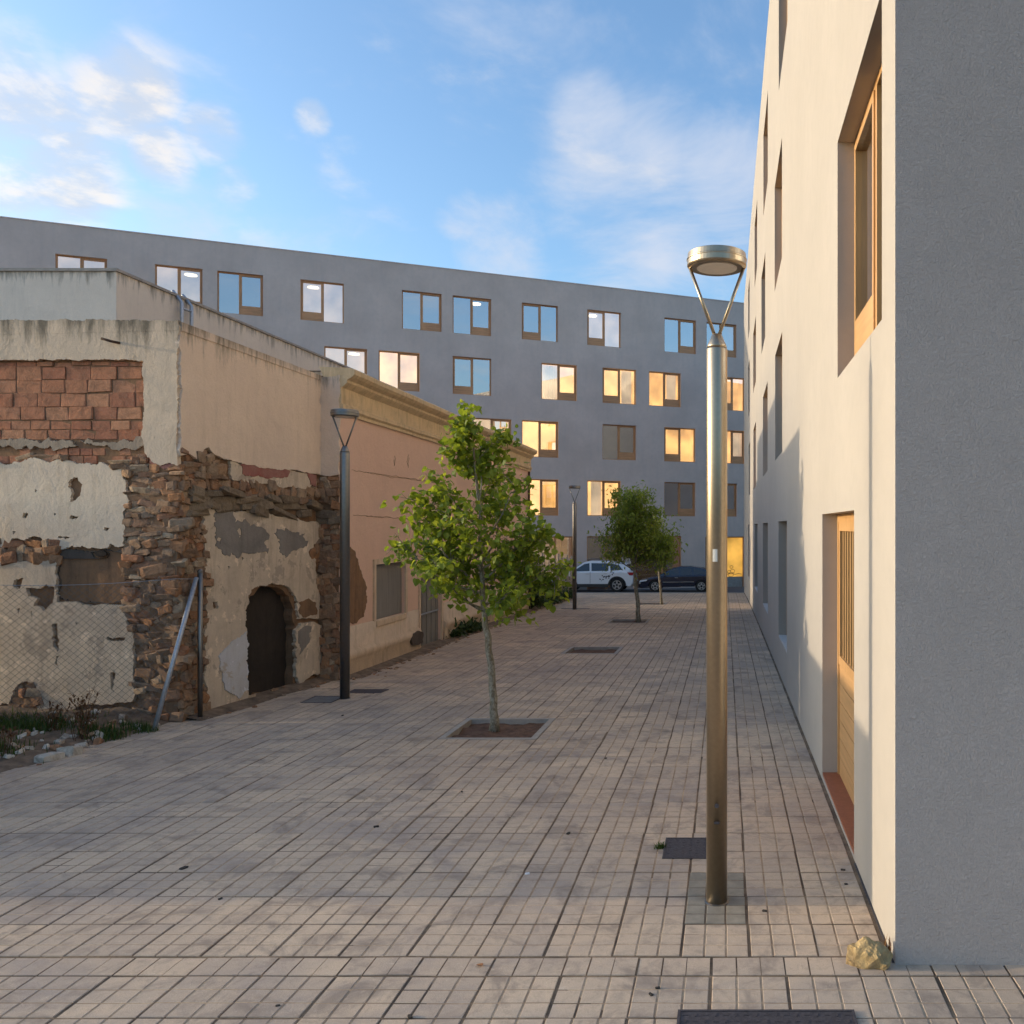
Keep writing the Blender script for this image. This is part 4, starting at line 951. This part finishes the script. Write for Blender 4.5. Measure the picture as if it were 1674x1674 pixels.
limbs1 = [(.41,320,32,1.0),(.43,250,24,.85),(.45,20,30,.92),(.47,150,38,.95),(.47,90,30,.8),(.44,190,22,1.0),(.52,215,40,.95),(.54,330,38,.9),(.57,275,38,.8),(.60,60,42,.8),(.62,175,44,.92),(.66,10,46,.82),(.70,235,52,.72),(.74,120,55,.68),(.78,300,56,.62),(.84,200,60,.5),(.90,40,62,.45),(.95,250,70,.36),(.46,345,14,.9),(.50,195,24,1.0),(.42,300,16,.75),(.58,350,26,.9)]
make_tree(T1, 'young broad leaved street tree with bright green leaves beside the ruin', [(0,0,0),(-.02,0,.5),(-.09,0,1.1),(-.15,.02,1.6),(-.17,.05,2.2),(-.22,.03,2.9),(-.26,.0,3.45)], .047, limbs1, LEAVES, M['leaf'], 4300, .070, 290, 11, (.26,.5), .075)
T2 = (-2.34, 23.25, g(23.25)-.06)
limbs2 = [(q, az, el, L_) for q, az, el, L_ in [(.50,i*47+20,18+(i*13)%45,.95+.25*((i*7)%3)/2) for i in range(10)]]+[(.62+.03*i,i*67,35+(i*11)%40,.95) for i in range(10)]
make_tree(T2, 'round crowned small leaved tree in front of the parked cars', [(0,0,0),(-.02,0,.6),(-.09,0,1.2),(-.10,0,1.7),(0,0,2.4),(.05,0,2.9)], .065, limbs2, FINE, M['leaf_small'], 10500, .085, 0, 5, (.35,.6), .10, fill=(.05,0,2.28,1.28,.93,430))
T3 = (-2.22, 30.2, g(30.2)-.06)
limbs3 = [(.62+.03*i,i*71,40+(i*17)%40,.55) for i in range(12)]
make_tree(T3, 'slim young tree half hidden behind the round crowned tree', [(0,0,0),(-.06,0,.8),(-.14,0,1.5),(-.28,0,2.1),(-.4,0,2.6)], .045, limbs3, FINE, M['leaf_small'], 1500, .09, 0, 8, (.3,.6), .10)

# ---------------------------------------------------------------- parked cars (seen from the side)
M['car_white'] = mat_plain('white_car_paint', (.72,.73,.75), .22, 0, .02, 2); M['car_navy'] = mat_plain('navy_car_paint', (.012,.013,.03), .16, .0, .1, 2, spec=.7)
for k_ in ('car_white', 'car_navy'): M[k_].node_tree.nodes['Principled BSDF'].inputs['Coat Weight'].default_value = .6
M['car_glass'] = mat_plain('car_glass', (.03,.035,.04), .06, 0, .1, 2, spec=.8); M['tyre'] = mat_plain('tyre_rubber', (.02,.02,.02), .85, 0, .1, 20); M['cladding'] = mat_plain('black_cladding', (.025,.025,.027), .6, 0, .1, 20)
M['alloy'] = mat_plain('alloy_rim', (.55,.54,.53), .3, .9, .05, 20); M['tail'] = mat_plain('red_tail_light', (.35,.02,.02), .2, 0, .1, 20); M['head'] = mat_plain('clear_headlight', (.75,.76,.78), .15, 0, .05, 20)
def make_car(loc, yaw, paint, lower, green, wheels, wr, W, label, win, extras, clad=None):
    """lower and green are side outlines (along, height); +along is the nose"""
    t = thing('parked_car', loc, label, 'car', 'cars parked across the end of the lane'); X = Vector(loc)
    c_, s_ = math.cos(yaw), math.sin(yaw)
    def W3(a, b, z): return X+Vector((a*c_-b*s_, a*s_+b*c_, z))
    def inset(poly, e):
        cx = sum(p[0] for p in poly)/len(poly); cz = sum(p[1] for p in poly)/len(poly); return [(p[0]-math.copysign(min(e*2, abs(p[0]-cx)*.3), p[0]-cx)*min(1, abs(p[0]-cx)/1.2), p[1]-(e if p[1] > cz else -e*.3)) for p in poly]
    pl = []
    nlow = len(lower)                                   # outline: upper edge nose to tail, then underside with wheel arches
    under = []
    for wx in sorted(wheels):
        ar = wr+.055
        under += [(wx+ar*math.cos(math.pi-math.pi*k/10), wr-.02+ar*math.sin(math.pi*k/10)) for k in range(11)]
    poly = lower+under
    mb = MB(); lay = [(-W/2, .055), (-W/2+.035, .02), (-W/2+.12, 0), (W/2-.12, 0), (W/2-.035, .02), (W/2, .055)]; rings = []
    for b, e in lay:
        up = inset(lower, e) if e else lower
        rings.append([mb.vert(W3(p[0], b, p[1])) for p in up+under])
    m = len(poly)
    for r0, r1 in zip(rings, rings[1:]):
        for k in range(m): mb.face((r0[k], r0[(k+1) % m], r1[(k+1) % m], r1[k]), 0, k < nlow-1)
    mb.face(rings[0][::-1]); mb.face(rings[-1]); body = mb.build('body', paint, t)
    zb0, zt0 = min(p[1] for p in green), max(p[1] for p in green)
    def half(z): return W/2-.06-.17*((z-zb0)/(zt0-zb0))**1.2
    mb = MB(); A = [mb.vert(W3(p[0], -half(p[1]), p[1])) for p in green]; B_ = [mb.vert(W3(p[0], half(p[1]), p[1])) for p in green]; m = len(green)
    A2 = [mb.vert(W3(p[0], -half(p[1])*.7, p[1]+(.03 if p[1] > zb0+.3 else 0))) for p in green]; B2 = [mb.vert(W3(p[0], half(p[1])*.7, p[1]+(.03 if p[1] > zb0+.3 else 0))) for p in green]
    for r0, r1 in ((A, A2), (A2, B2), (B2, B_)):
        for k in range(m): mb.face((r0[k], r0[(k+1) % m], r1[(k+1) % m], r1[k]), 0, True)
    mb.face(A[::-1]); mb.face(B_); cab = mb.build('cabin', paint, t)
    for w in win:
        for sgn in (-1, 1):
            mb = MB(); ids = [mb.vert(W3(p[0], sgn*(half(p[1])+.006), p[1])) for p in w]; mb.face(ids if sgn < 0 else ids[::-1]); mb.build('side_window', M['car_glass'], cab)
    # front and rear screens follow the cabin ends
    for (p, q) in extras['screens']:
        mb = MB(); o = .012 if p[0] > 0 else -.012
        mb.face([mb.vert(W3(p[0]+o, -half(p[1])*.86, p[1]+.012)), mb.vert(W3(p[0]+o, half(p[1])*.86, p[1]+.012)), mb.vert(W3(q[0]+o, half(q[1])*.86, q[1]+.012)), mb.vert(W3(q[0]+o, -half(q[1])*.86, q[1]+.012))]); mb.build('screen', M['car_glass'], cab)
    for wx in wheels:
        for sgn in (-1, 1):
            b = sgn*(W/2-.12); prof_ = [(wr*.62,-.11), (wr*.94,-.11), (wr,-.08), (wr,.08), (wr*.94,.11), (wr*.62,.11)]
            mb = MB(); mb.lathe(prof_, 28, (0,0,0), axis='y')
            for v in mb.v: v.xyz = W3(wx+v.x, b+v.y, wr+v.z)
            wh = mb.build('wheel', M['tyre'], t)
            mb = MB(); off = sgn*.115
            for k in range(5):
                a = 2*math.pi*k/5+.3; ca, sa = math.cos(a), math.sin(a); wd_ = .05
                q = [(.05,-wd_), (wr*.63,-wd_*.7), (wr*.63,wd_*.7), (.05,wd_)]
                i0 = [mb.vert(W3(wx+u*ca-v*sa, b+off, wr+u*sa+v*ca)) for u, v in q]; mb.face(i0)
            rim_i = [[mb.vert(W3(wx+rr_*math.cos(2*math.pi*k/28), b+off*1.02, wr+rr_*math.sin(2*math.pi*k/28))) for k in range(28)] for rr_ in (wr*.58, wr*.68)]
            for k in range(28): mb.face((rim_i[0][k], rim_i[0][(k+1) % 28], rim_i[1][(k+1) % 28], rim_i[1][k]))
            mb.build('rim', M['alloy'], wh)
            mb = MB(); ar = wr+.05; b2 = sgn*(W/2-.05)
            mb.face([mb.vert(W3(wx+ar*.98*math.cos(2*math.pi*k/20), sgn*(W/2-.27), wr+ar*.98*math.sin(2*math.pi*k/20))) for k in range(20)]); mb.build('wheel_well', M['cladding'], t)
    def patch(name, pts, mat, off=.006, par=None):
        for sgn in (-1, 1):
            mb = MB(); ids = [mb.vert(W3(p[0], sgn*(W/2+off), p[1])) for p in pts]; mb.face(ids if sgn < 0 else ids[::-1]); mb.build(name, mat, par or body)
    for nm, pts, mat in extras['patches']: patch(nm, pts, mat)
    for sgn in (-1, 1):
        mb = MB(); mx, mz = extras['mirror']; q = []
        for dz in (0, .12):
            for da, db in ((0,0), (.09,0), (.07,.17), (.01,.17)): q.append(W3(mx+da, sgn*(W/2-.06+db), mz+dz))
        mb.hexa(q); mb.build('mirror', paint, t)
    if clad:
        for wx in wheels:
            for sgn in (-1, 1):
                mb = MB(); k0 = []; k1 = []
                for k in range(13):
                    a = math.pi*k/12; k0.append(mb.vert(W3(wx+(wr+.05)*math.cos(a), sgn*(W/2+.004), wr-.02+(wr+.05)*math.sin(a)))); k1.append(mb.vert(W3(wx+(wr+.115)*math.cos(a), sgn*(W/2+.004), wr-.02+(wr+.115)*math.sin(a))))
                for k in range(12): mb.face((k0[k], k0[k+1], k1[k+1], k1[k]))
                mb.build('arch_trim', M['cladding'], t)
    return t, W3
YC = 43.0; PXM = YC/F
def cx_(x): return (x-CX)*PXM
# white crossover, nose to the left; along axis points to -X so yaw = 180 deg
cw = cx_((895+1037)/2); LW = (1037-895)*PXM; h_ = LW/2
def fx(x): return -(cx_(x)-cw)
def fz(y): return (968-y)*PXM
lower = [(h_,.32),(h_-.02,.55),(h_-.10,.74),(h_-.45,.90),(.95,1.00),(-h_+.45,1.03),(-h_+.10,.98),(-h_+.02,.70),(-h_,.45),(-h_+.10,.27)]
lower = lower[:1]+lower[1:]
lowseq = [(h_-.12,.24)]+lower
# outline order: nose bottom -> nose top -> along belt to tail -> tail bottom, then the underside tail to nose through the arches
green = [(1.15,.98),(.42,1.44),(.05,1.52),(-1.0,1.50),(-1.72,1.36),(-2.02,1.02)]
win = [[(.90,1.03),(.36,1.38),(.10,1.43),(.08,1.04)], [(-.02,1.04),(0,1.43),(-.85,1.42),(-.86,1.05)], [(-.96,1.06),(-.94,1.41),(-1.38,1.34),(-1.56,1.10)]]
wx = [fx(929), fx(1008.5)]
pat = [('lower_trim', [(wx[0]-.44,.24),(wx[0]-.44,.40),(wx[1]+.44,.40),(wx[1]+.44,.24)], M['cladding']), ('tail_light', [(-h_+.08,.82),(-h_+.03,.98),(-h_+.36,.98),(-h_+.26,.84)], M['tail']), ('headlight', [(h_-.30,.74),(h_-.10,.66),(h_-.16,.78),(h_-.34,.86)], M['head']),
       ('door_gap', [(.03,.42),(.03,1.0),(.045,1.0),(.045,.42)], M['cladding']), ('door_gap', [(1.02,.42),(1.02,.97),(1.035,.97),(1.035,.42)], M['cladding']), ('door_handle', [(.10,.88),(.10,.905),(.26,.905),(.26,.88)], M['alloy']), ('door_handle', [(-.80,.90),(-.80,.925),(-.64,.925),(-.64,.90)], M['alloy'])]
rd = random.Random(3)
for i in range(16):
    a = -.45-.62*i/16*1.1+rd.gauss(0,.03); z = .58+.36*i/16+rd.gauss(0,.05); s = rd.uniform(.02,.042)
    pat.append(('printed_petal', [(a+s*math.cos(k*1.047)*(1+.4*(k % 2)), z+s*math.sin(k*1.047)) for k in range(6)], M['cladding']))
make_car((cw, YC+.9, g(YC)), math.pi, M['car_white'], lowseq, green, wx, .345, 1.82, 'white crossover car with black floral print on its rear side, parked across the lane end', win, {'screens': [((1.13,1.0),(.45,1.43)), ((-2.0,1.05),(-1.74,1.35))], 'patches': pat, 'mirror': (.80,1.02)}, clad=True)
# navy estate, nose to the left
cn = cx_((1043+1180)/2); LN = (1180-1043)*PXM; h2 = LN/2
def fx2(x): return -(cx_(x)-cn)
lown = [(h2-.14,.18),(h2,.26),(h2-.01,.46),(h2-.14,.60),(h2-.6,.72),(.80,.80),(-h2+.6,.84),(-h2+.08,.82),(-h2,.60),(-h2+.03,.35),(-h2+.12,.20)]
grn = [(1.10,.78),(.45,1.12),(.05,1.23),(-.55,1.24),(-1.15,1.15),(-1.85,.84)]
winn = [[(.90,.83),(.42,1.08),(.08,1.17),(.06,.84)], [(-.03,.84),(-.01,1.17),(-.55,1.18),(-.62,.85)], [(-.70,.86),(-.64,1.17),(-1.10,1.09),(-1.42,.90)]]
wn_ = [fx2(1070.8), fx2(1146.7)]
patn = [('headlight', [(h2-.22,.52),(h2-.06,.48),(h2-.10,.58),(h2-.46,.62),(h2-.42,.55)], M['head']), ('rubbing_strip', [(wn_[0]-.38,.475),(wn_[0]-.38,.50),(wn_[1]+.38,.515),(wn_[1]+.38,.49)], M['alloy']), ('tail_light', [(-h2+.05,.66),(-h2+.04,.80),(-h2+.24,.80),(-h2+.18,.68)], M['tail']), ('door_gap', [(.0,.22),(.0,.82),(.012,.82),(.012,.22)], M['cladding']), ('door_handle', [(.10,.70),(.10,.72),(.26,.72),(.26,.70)], M['alloy'])]
nv, _ = make_car((cn, YC+.9, g(YC)), math.pi, M['car_navy'], lown, grn, wn_, .285, 1.72, 'dark navy estate car parked behind the white car', winn, {'screens': [((1.08,.80),(.48,1.11)), ((-1.82,.86),(-1.18,1.14))], 'patches': patn, 'mirror': (.72,.82)})
c3 = copy_tree(nv, None, 'dark car mostly hidden behind the railing, farthest left of the three'); c3.location.x = cx_(812)

# ---------------------------------------------------------------- railing and hedge past the salmon house
rl = thing('railing', (-6.05,27.5,g(27.5)), 'thin upright metal poles of the railing past the salmon house', 'railing')
M['pole'] = mat_plain('weathered_pole', (.30,.25,.20), .7, .2, .2, 20)
rr = random.Random(12)
for i in range(26):
    y = 27.6+6.0*i/25; z = g(y); mb = MB(); x = -6.05+.05*rr.random()+.12*(i % 3 == 0)
    mb.tube([(x, y, z-.1), (x+rr.gauss(0,.02), y, z+rr.uniform(1.35,1.85))], .022 if i % 4 else .04, 6); mb.build('pole', M['pole'], rl)
for zr in (.35, 1.2):
    mb = MB(); mb.tube([(-6.02, 27.6, g(27.6)+zr), (-6.02, 33.6, g(33.6)+zr)], .015, 6); mb.build('rail', M['pole'], rl)
mb = MB(); mb.hexa([(-6.5,27.4,g(27.4)-.2),(-5.95,27.4,g(27.4)-.2),(-5.95,33.9,g(33.9)-.2),(-6.5,33.9,g(33.9)-.2),(-6.5,27.4,g(27.4)+.12),(-5.95,27.4,g(27.4)+.12),(-5.95,33.9,g(33.9)+.12),(-6.5,33.9,g(33.9)+.12)]); mb.build('low_kerb', M['concrete'], rl)
def leafy(name, label, cat, pts, n, size, spread, mat, seed, kind=None):
    r_ = random.Random(seed); mb = MB()
    for _ in range(n):
        i = r_.randrange(len(pts)); p = Vector(pts[i])+Vector((r_.gauss(0,spread[0]), r_.gauss(0,spread[1]), abs(r_.gauss(0,spread[2])))); s = size*r_.uniform(.6,1.4)
        rot = Matrix.Rotation(r_.uniform(0,6.28), 4, 'Z') @ Matrix.Rotation(r_.gauss(.3,.6), 4, 'X') @ Matrix.Rotation(r_.gauss(0,.5), 4, 'Y'); v, fc = FINE[r_.randrange(4)]; o = len(mb.v)
        for q in v: mb.v.append(rot @ (q*s)+p)
        for f in fc: mb.face([a+o for a in f])
    return tag(mb.build(name, mat), label, cat, None, kind)
leafy('low_hedge', 'dark low hedge growing at the foot of the railing', 'hedge', [(-5.98,27.5+.1*i,g(27.5+.1*i)+.08) for i in range(60)], 2600, .10, (.10,.1,.17), M['hedge_leaf'], 3)
leafy('ivy_bush', 'leafy bush at the far corner of the salmon house', 'bush', [(-6.0,27.3,g(27.3)+.1),(-6.05,27.5,g(27.3)+.5),(-6.1,27.4,g(27.3)+.9)], 900, .12, (.16,.2,.3), M['hedge_leaf'], 4)
leafy('weed_clump', 'green weed clump at the base of the salmon wall', 'weeds', [(-5.97,19.0,g(19)),(-5.98,19.6,g(19.6)),(-5.95,20.2,g(20)),(-6.0,20.9,g(21))], 420, .13, (.06,.2,.12), M['hedge_leaf'], 5)

# ---------------------------------------------------------------- rubble plot and its chain link fence
mb = MB(); idx = {}; nx, ny = 60, 60
def plot_z(x, y):
    e = max(0, min(1, (XE-x)/.5)); w = max(0, 1-(10.3-y)/2.2)
    return g(y)-.02+e*(.05+.10*w+.05*noise.noise(Vector((x*1.7, y*1.7, 0)))+.035*noise.noise(Vector((x*5, y*5, 2)))+.015*noise.noise(Vector((x*14, y*14, 2))))
for i in range(nx+1):
    for j in range(ny+1):
        x = -11+(11+XE+.02)*i/nx; y = 4.2+6.3*j/ny; idx[i, j] = mb.vert((x, y, plot_z(x, y)))
for i in range(nx):
    for j in range(ny): mb.face((idx[i,j], idx[i+1,j], idx[i+1,j+1], idx[i,j+1]), 0, True)
M['plot'] = mat_plain('rubble_earth', (.19,.13,.085), .97, 0, .5, 7, 1.0, 60)
tag(mb.build('rubble_plot', M['plot']), kind='structure')
pm = [stone_mesh(300+i, M['pale_rock'], 'rubble') for i in range(7)]
rr = random.Random(8)
big = [(-6.78,7.85,.17,.09,'pale rounded stone at the paving edge'), (-6.63,8.72,.20,.10,'white broken rock at the paving edge nearest the brace'), (-6.66,8.50,.22,.07,'flat white rock slab lying along the paving edge')]
for x, y, s, h, lb in big: tag(put('rock', rr.choice(pm), (x, y, plot_z(x, y)+h*.3), (rr.gauss(0,.2), rr.gauss(0,.2), rr.uniform(0,3)), (s, s*.7, h)), lb, 'rock')
for i in range(150):
    x = -6.6-abs(rr.gauss(0,.9)); y = rr.uniform(6.8,10.1); s = rr.uniform(.03,.11)
    if x < -9: continue
    tag(put('rubble_stone', rr.choice(pm if rr.random() < .55 else smesh), (x, y, plot_z(x, y)+s*.12), (rr.gauss(0,.4), rr.gauss(0,.4), rr.uniform(0,3)), (s, s*.75, s*.5)), 'small broken stone lying among the weeds of the rubble plot', 'stone', 'stones strewn over the rubble plot')
gr = MB()
def blades(mb, cx, cy, n, rad, h, seed, zf):
    r_ = random.Random(seed)
    for _ in range(n):
        x, y = cx+r_.gauss(0,rad), cy+r_.gauss(0,rad*.6)
        if x > XE-.03 and rad > .1: continue
        z = zf(x, y); a = r_.uniform(0,6.28); b = r_.uniform(.1,.6)*h; hh = h*r_.uniform(.5,1.2); w = .005; d = Vector((math.cos(a), math.sin(a), 0)); s = Vector((-d.y, d.x, 0))*w; p = Vector((x, y, z-.01)); i = len(mb.v)
        mb.v += [p-s, p+s, p+d*b*.4+Vector((0,0,hh*.6))+s*.7, p+d*b*.4+Vector((0,0,hh*.6))-s*.7, p+d*b+Vector((0,0,hh))]; mb.face((i,i+1,i+2,i+3)); mb.face((i+3,i+2,i+4))
for k, (x, y, n, rd_) in enumerate(((-7.7,9.6,900,.30),(-8.4,9.5,700,.3),(-6.75,9.4,420,.14),(-6.62,9.75,250,.10),(-7.4,8.6,300,.25),(-8.0,8.8,300,.3))): blades(gr, x, y, n, rd_, .11, k, plot_z)
M['grass'] = mat_leaf('grass_blade', (.035,.07,.015), (.06,.11,.02), (.12,.14,.04), .3); M['dry'] = mat_leaf('dry_stalk', (.10,.045,.022), (.16,.075,.035), (.22,.13,.06), .2)
tag(gr.build('grass', M['grass']), 'green grass growing over the rubble plot', 'grass', kind='stuff')
for k, (x, y, h) in enumerate(((-7.05,9.5,.42),(-7.35,9.4,.30),(-6.85,9.2,.34),(-7.15,8.5,.28),(-7.7,8.2,.25))):
    mb = MB(); r_ = random.Random(k)
    for _ in range(16):
        x0, y0 = x+r_.gauss(0,.05), y+r_.gauss(0,.04); z0 = plot_z(x0, y0)-.01; a = r_.uniform(0,6.28); hh = h*r_.uniform(.5,1.1)
        pts = [Vector((x0, y0, z0)), Vector((x0+math.cos(a)*hh*.15, y0+math.sin(a)*hh*.15, z0+hh*.55)), Vector((x0+math.cos(a)*hh*.4, y0+math.sin(a)*hh*.4, z0+hh))]; mb.tube(pts, [.004,.003,.0015], 4)
        for _ in range(5):
            t_ = r_.uniform(.4,1); p = pts[1].lerp(pts[2], t_); v, fc = FINE[0]; o = len(mb.v); rot = Matrix.Rotation(r_.uniform(0,6.28), 4, 'Z') @ Matrix.Rotation(r_.gauss(0,.6), 4, 'X')
            for q in v: mb.v.append(rot @ (q*.04)+p)
            for f in fc: mb.face([b+o for b in f])
    tag(mb.build('dry_weed', M['dry']), ['tallest reddish dry weed in front of the stripped wall', 'reddish dry weed left of the tallest one', 'dry weed between the tallest one and the fence brace', 'low brown dry weed in the middle of the rubble plot', 'low brown dry weed near the left edge of the plot'][k], 'weed', 'dry weeds on the rubble plot')

fa, fb = Vector((-6.48,10.17,0)), Vector((-8.5,9.35,0)); fpst = Vector((-6.36,10.45,0)); fl = (fb-fa).length; fu = (fb-fa)/fl; z0 = .02; FH = 1.72
fz0 = plot_z(-6.6, 10.1)
fn = thing('chain_link_fence', (fpst.x, fpst.y, -.05), 'chain link fence with a braced grey steel post in front of the ruin', 'fence')
mb = MB(); mb.tube([(fpst.x, fpst.y, -.2), (fpst.x, fpst.y, FH)], .028, 12); mb.lathe([(.031,FH), (.031,FH+.02), (.012,FH+.04)], 12, (fpst.x, fpst.y, 0)); mb.build('post', M['steel_dark'], fn)
mb = MB(); mb.tube([(fpst.x-.02, fpst.y-.04, FH-.06), (-6.475, 9.74, -.12)], .026, 10); mb.build('brace', M['galv'], fn)
mb = MB(); s = .078; hgt = FH-.12; nn = int((fl+hgt)/s)+2
def fp(a, z): 
    sag = .05*math.sin(a/fl*math.pi)*(z/hgt); wv = .03*math.sin(a*2.3+z*1.4)
    return fa+fu*a+Vector((-fu.y, fu.x, 0))*wv+Vector((0,0,.06+z-sag))
for i in range(nn):
    for sg in (1, -1):
        c0 = i*s-(hgt if sg > 0 else 0); pts = []
        for k in range(9):
            z = hgt*k/8; a = c0+(z if sg > 0 else -z)+(0 if sg > 0 else 0)
            if 0 <= a <= fl: pts.append(fp(a, z)+Vector((-fu.y, fu.x, 0))*.002*sg)
        if len(pts) > 1: mb.tube(pts, .0017, 3, smooth=False, caps=False)
M['wire'] = mat_plain('dull_wire', (.17,.165,.16), .6, .5, .15, 40)
mesh_o = mb.build('wire_mesh', M['wire'], fn); tag(mesh_o, kind='stuff')
mb = MB(); mb.tube([fpst+Vector((0,0,FH-.08))]+[fp(fl*k/14, hgt) for k in range(15)], .0028, 4); mb.build('top_wire', M['galv'], fn)

# ---------------------------------------------------------------- small things on the paving
M['yellow_stone'] = mat_stone('yellow_limestone', [(.46,.32,.15), (.52,.38,.19)], 1.0)
rk = random.Random(17); bm = bmesh.new()
for _ in range(26):
    v = Vector((rk.gauss(0,1), rk.gauss(0,1), rk.gauss(0,1))).normalized(); bm.verts.new((v.x*.125+.025*v.z, v.y*.075, max(v.z, -.5)*.085*(1.15-.5*v.x)+.04))
bmesh.ops.convex_hull(bm, input=bm.verts[:]); bmesh.ops.delete(bm, geom=[v for v in bm.verts if not v.link_faces], context='VERTS')
bmesh.ops.subdivide_edges(bm, edges=bm.edges[:], cuts=5, use_grid_fill=True)
for v in bm.verts: v.co += v.co.normalized()*(.014*noise.noise(v.co*28+Vector((3,1,2)))+.007*noise.noise(v.co*80)); v.co.z -= .035*max(0, noise.noise(v.co*11+Vector((9,0,0))))
me = bpy.data.meshes.new('limestone'); bm.to_mesh(me); bm.free(); me.materials.append(M['yellow_stone'])
o = put('broken_stone', me, (.745,4.47,.0), (0,0,R(-18))); tag(o, 'rough yellow broken stone at the corner of the pale building', 'stone')
cr = MB(); blades(cr, .872, 4.60, 26, .012, .10, 40, lambda x, y: 0.0); tag(cr.build('weed_tuft', M['dry']), 'grey dry weed tuft growing at the building corner behind the stone', 'weed')
cr = MB(); blades(cr, (1079-CX)*gy(1386)/F, gy(1386), 60, .018, .05, 41, lambda x, y: 0.0); tag(cr.build('weed_tuft', M['grass']), 'small green weed tuft beside the iron cover', 'weed')
M['dry_leaf'] = mat_plain('fallen_leaf', (.30,.13,.05), .8, 0, .3, 30); M['litter'] = mat_plain('white_litter', (.7,.7,.72), .7, 0, .05, 30); M['dirt'] = mat_plain('dark_crumb', (.04,.032,.025), .9, 0, .3, 40)
lf = [lmesh(q, M['dry_leaf']) for q in LEAVES[:3]]
rr = random.Random(31)
def ground_px(x, y):
    d = F*2.27/(y-CY)
    for _ in range(6): d = F*(EYE-g(d))/(y-CY)
    return ((x-CX)*d/F, d, g(d))
x, y, z = ground_px(787, 1581); tag(put('fallen_leaf', lf[0], (x, y, z+.006), (.1,.1,1.0), (.035,)*3), 'orange fallen leaf lying on the near paving', 'leaf')
x, y, z = ground_px(862, 1429); tag(put('paper_scrap', stone_mesh(5, M['litter'], 'scrap'), (x, y, z+.004), (0,0,.4), (.03,.02,.008)), 'tiny white paper scrap on the paving', 'litter')
dm = [stone_mesh(400+i, M['dirt'], 'crumb') for i in range(3)]
for k, (px_, py_) in enumerate(((454,1645),(670,1663),(1075,1616),(1064,1627),(755,1295),(615,1352),(929,1363),(1378,1423),(1383,1446),(300,1420),(360,1470),(1250,1490),(990,1240),(560,1170),(640,1075))):
    x, y, z = ground_px(px_, py_); s = rr.uniform(.012,.03); tag(put('dirt_crumb', dm[k % 3], (x, y, z+.004), (0,0,rr.uniform(0,3)), (s*1.6, s, s*.5)), 'dark crumb of dirt lying on the paving', 'dirt', 'dark crumbs scattered on the paving')
# crumbs of masonry fallen along the wall foot
db = MB(); rr = random.Random(55)
for i in range(420):
    y = rr.uniform(10.3, 27); base = PA.at(max(0, min(1, (y-10.3)/3))*PA.len, 0).x if y < 13.3 else PC.at(max(0, y-13.3), 0).x+.08
    x = base+abs(rr.gauss(0, .16)); s = rr.uniform(.012,.05); me = rr.choice(smesh); o = len(db.v); T = Matrix.Rotation(rr.uniform(0,6), 4, 'Z') @ Matrix.Rotation(rr.gauss(0,.4), 4, 'X') @ Matrix.Diagonal((s*1.4, s, s*.55, 1)); L_ = Vector((x, y, g(y)+s*.15))
    for v in me.vertices: db.v.append(T @ v.co+L_)
    for f in me.polygons: db.face([q+o for q in f.vertices])
tag(db.build('fallen_rubble', M['rubble']), 'fallen crumbs of masonry along the wall foot', 'rubble', kind='stuff')
mb = MB(); rows = []
for i in range(60):
    y = 10.32+17*i/59; bx = PA.at(max(0, min(1, (y-10.3)/3))*PA.len, 0).x if y < 13.3 else PC.at(max(0, y-13.3), 0).x
    wq = .20+.10*noise.noise(Vector((y*1.3, 0, 0))); rows.append((mb.vert((bx-.02, y, g(y)+.06)), mb.vert((bx+wq*.5, y, g(y)+.035)), mb.vert((bx+wq+.1, y, g(y)-.004))))
for a, b in zip(rows, rows[1:]): mb.face((a[0], a[1], b[1], b[0]), 0, True); mb.face((a[1], a[2], b[2], b[1]), 0, True)
tag(mb.build('dirt_verge', M['plot']), kind='structure')
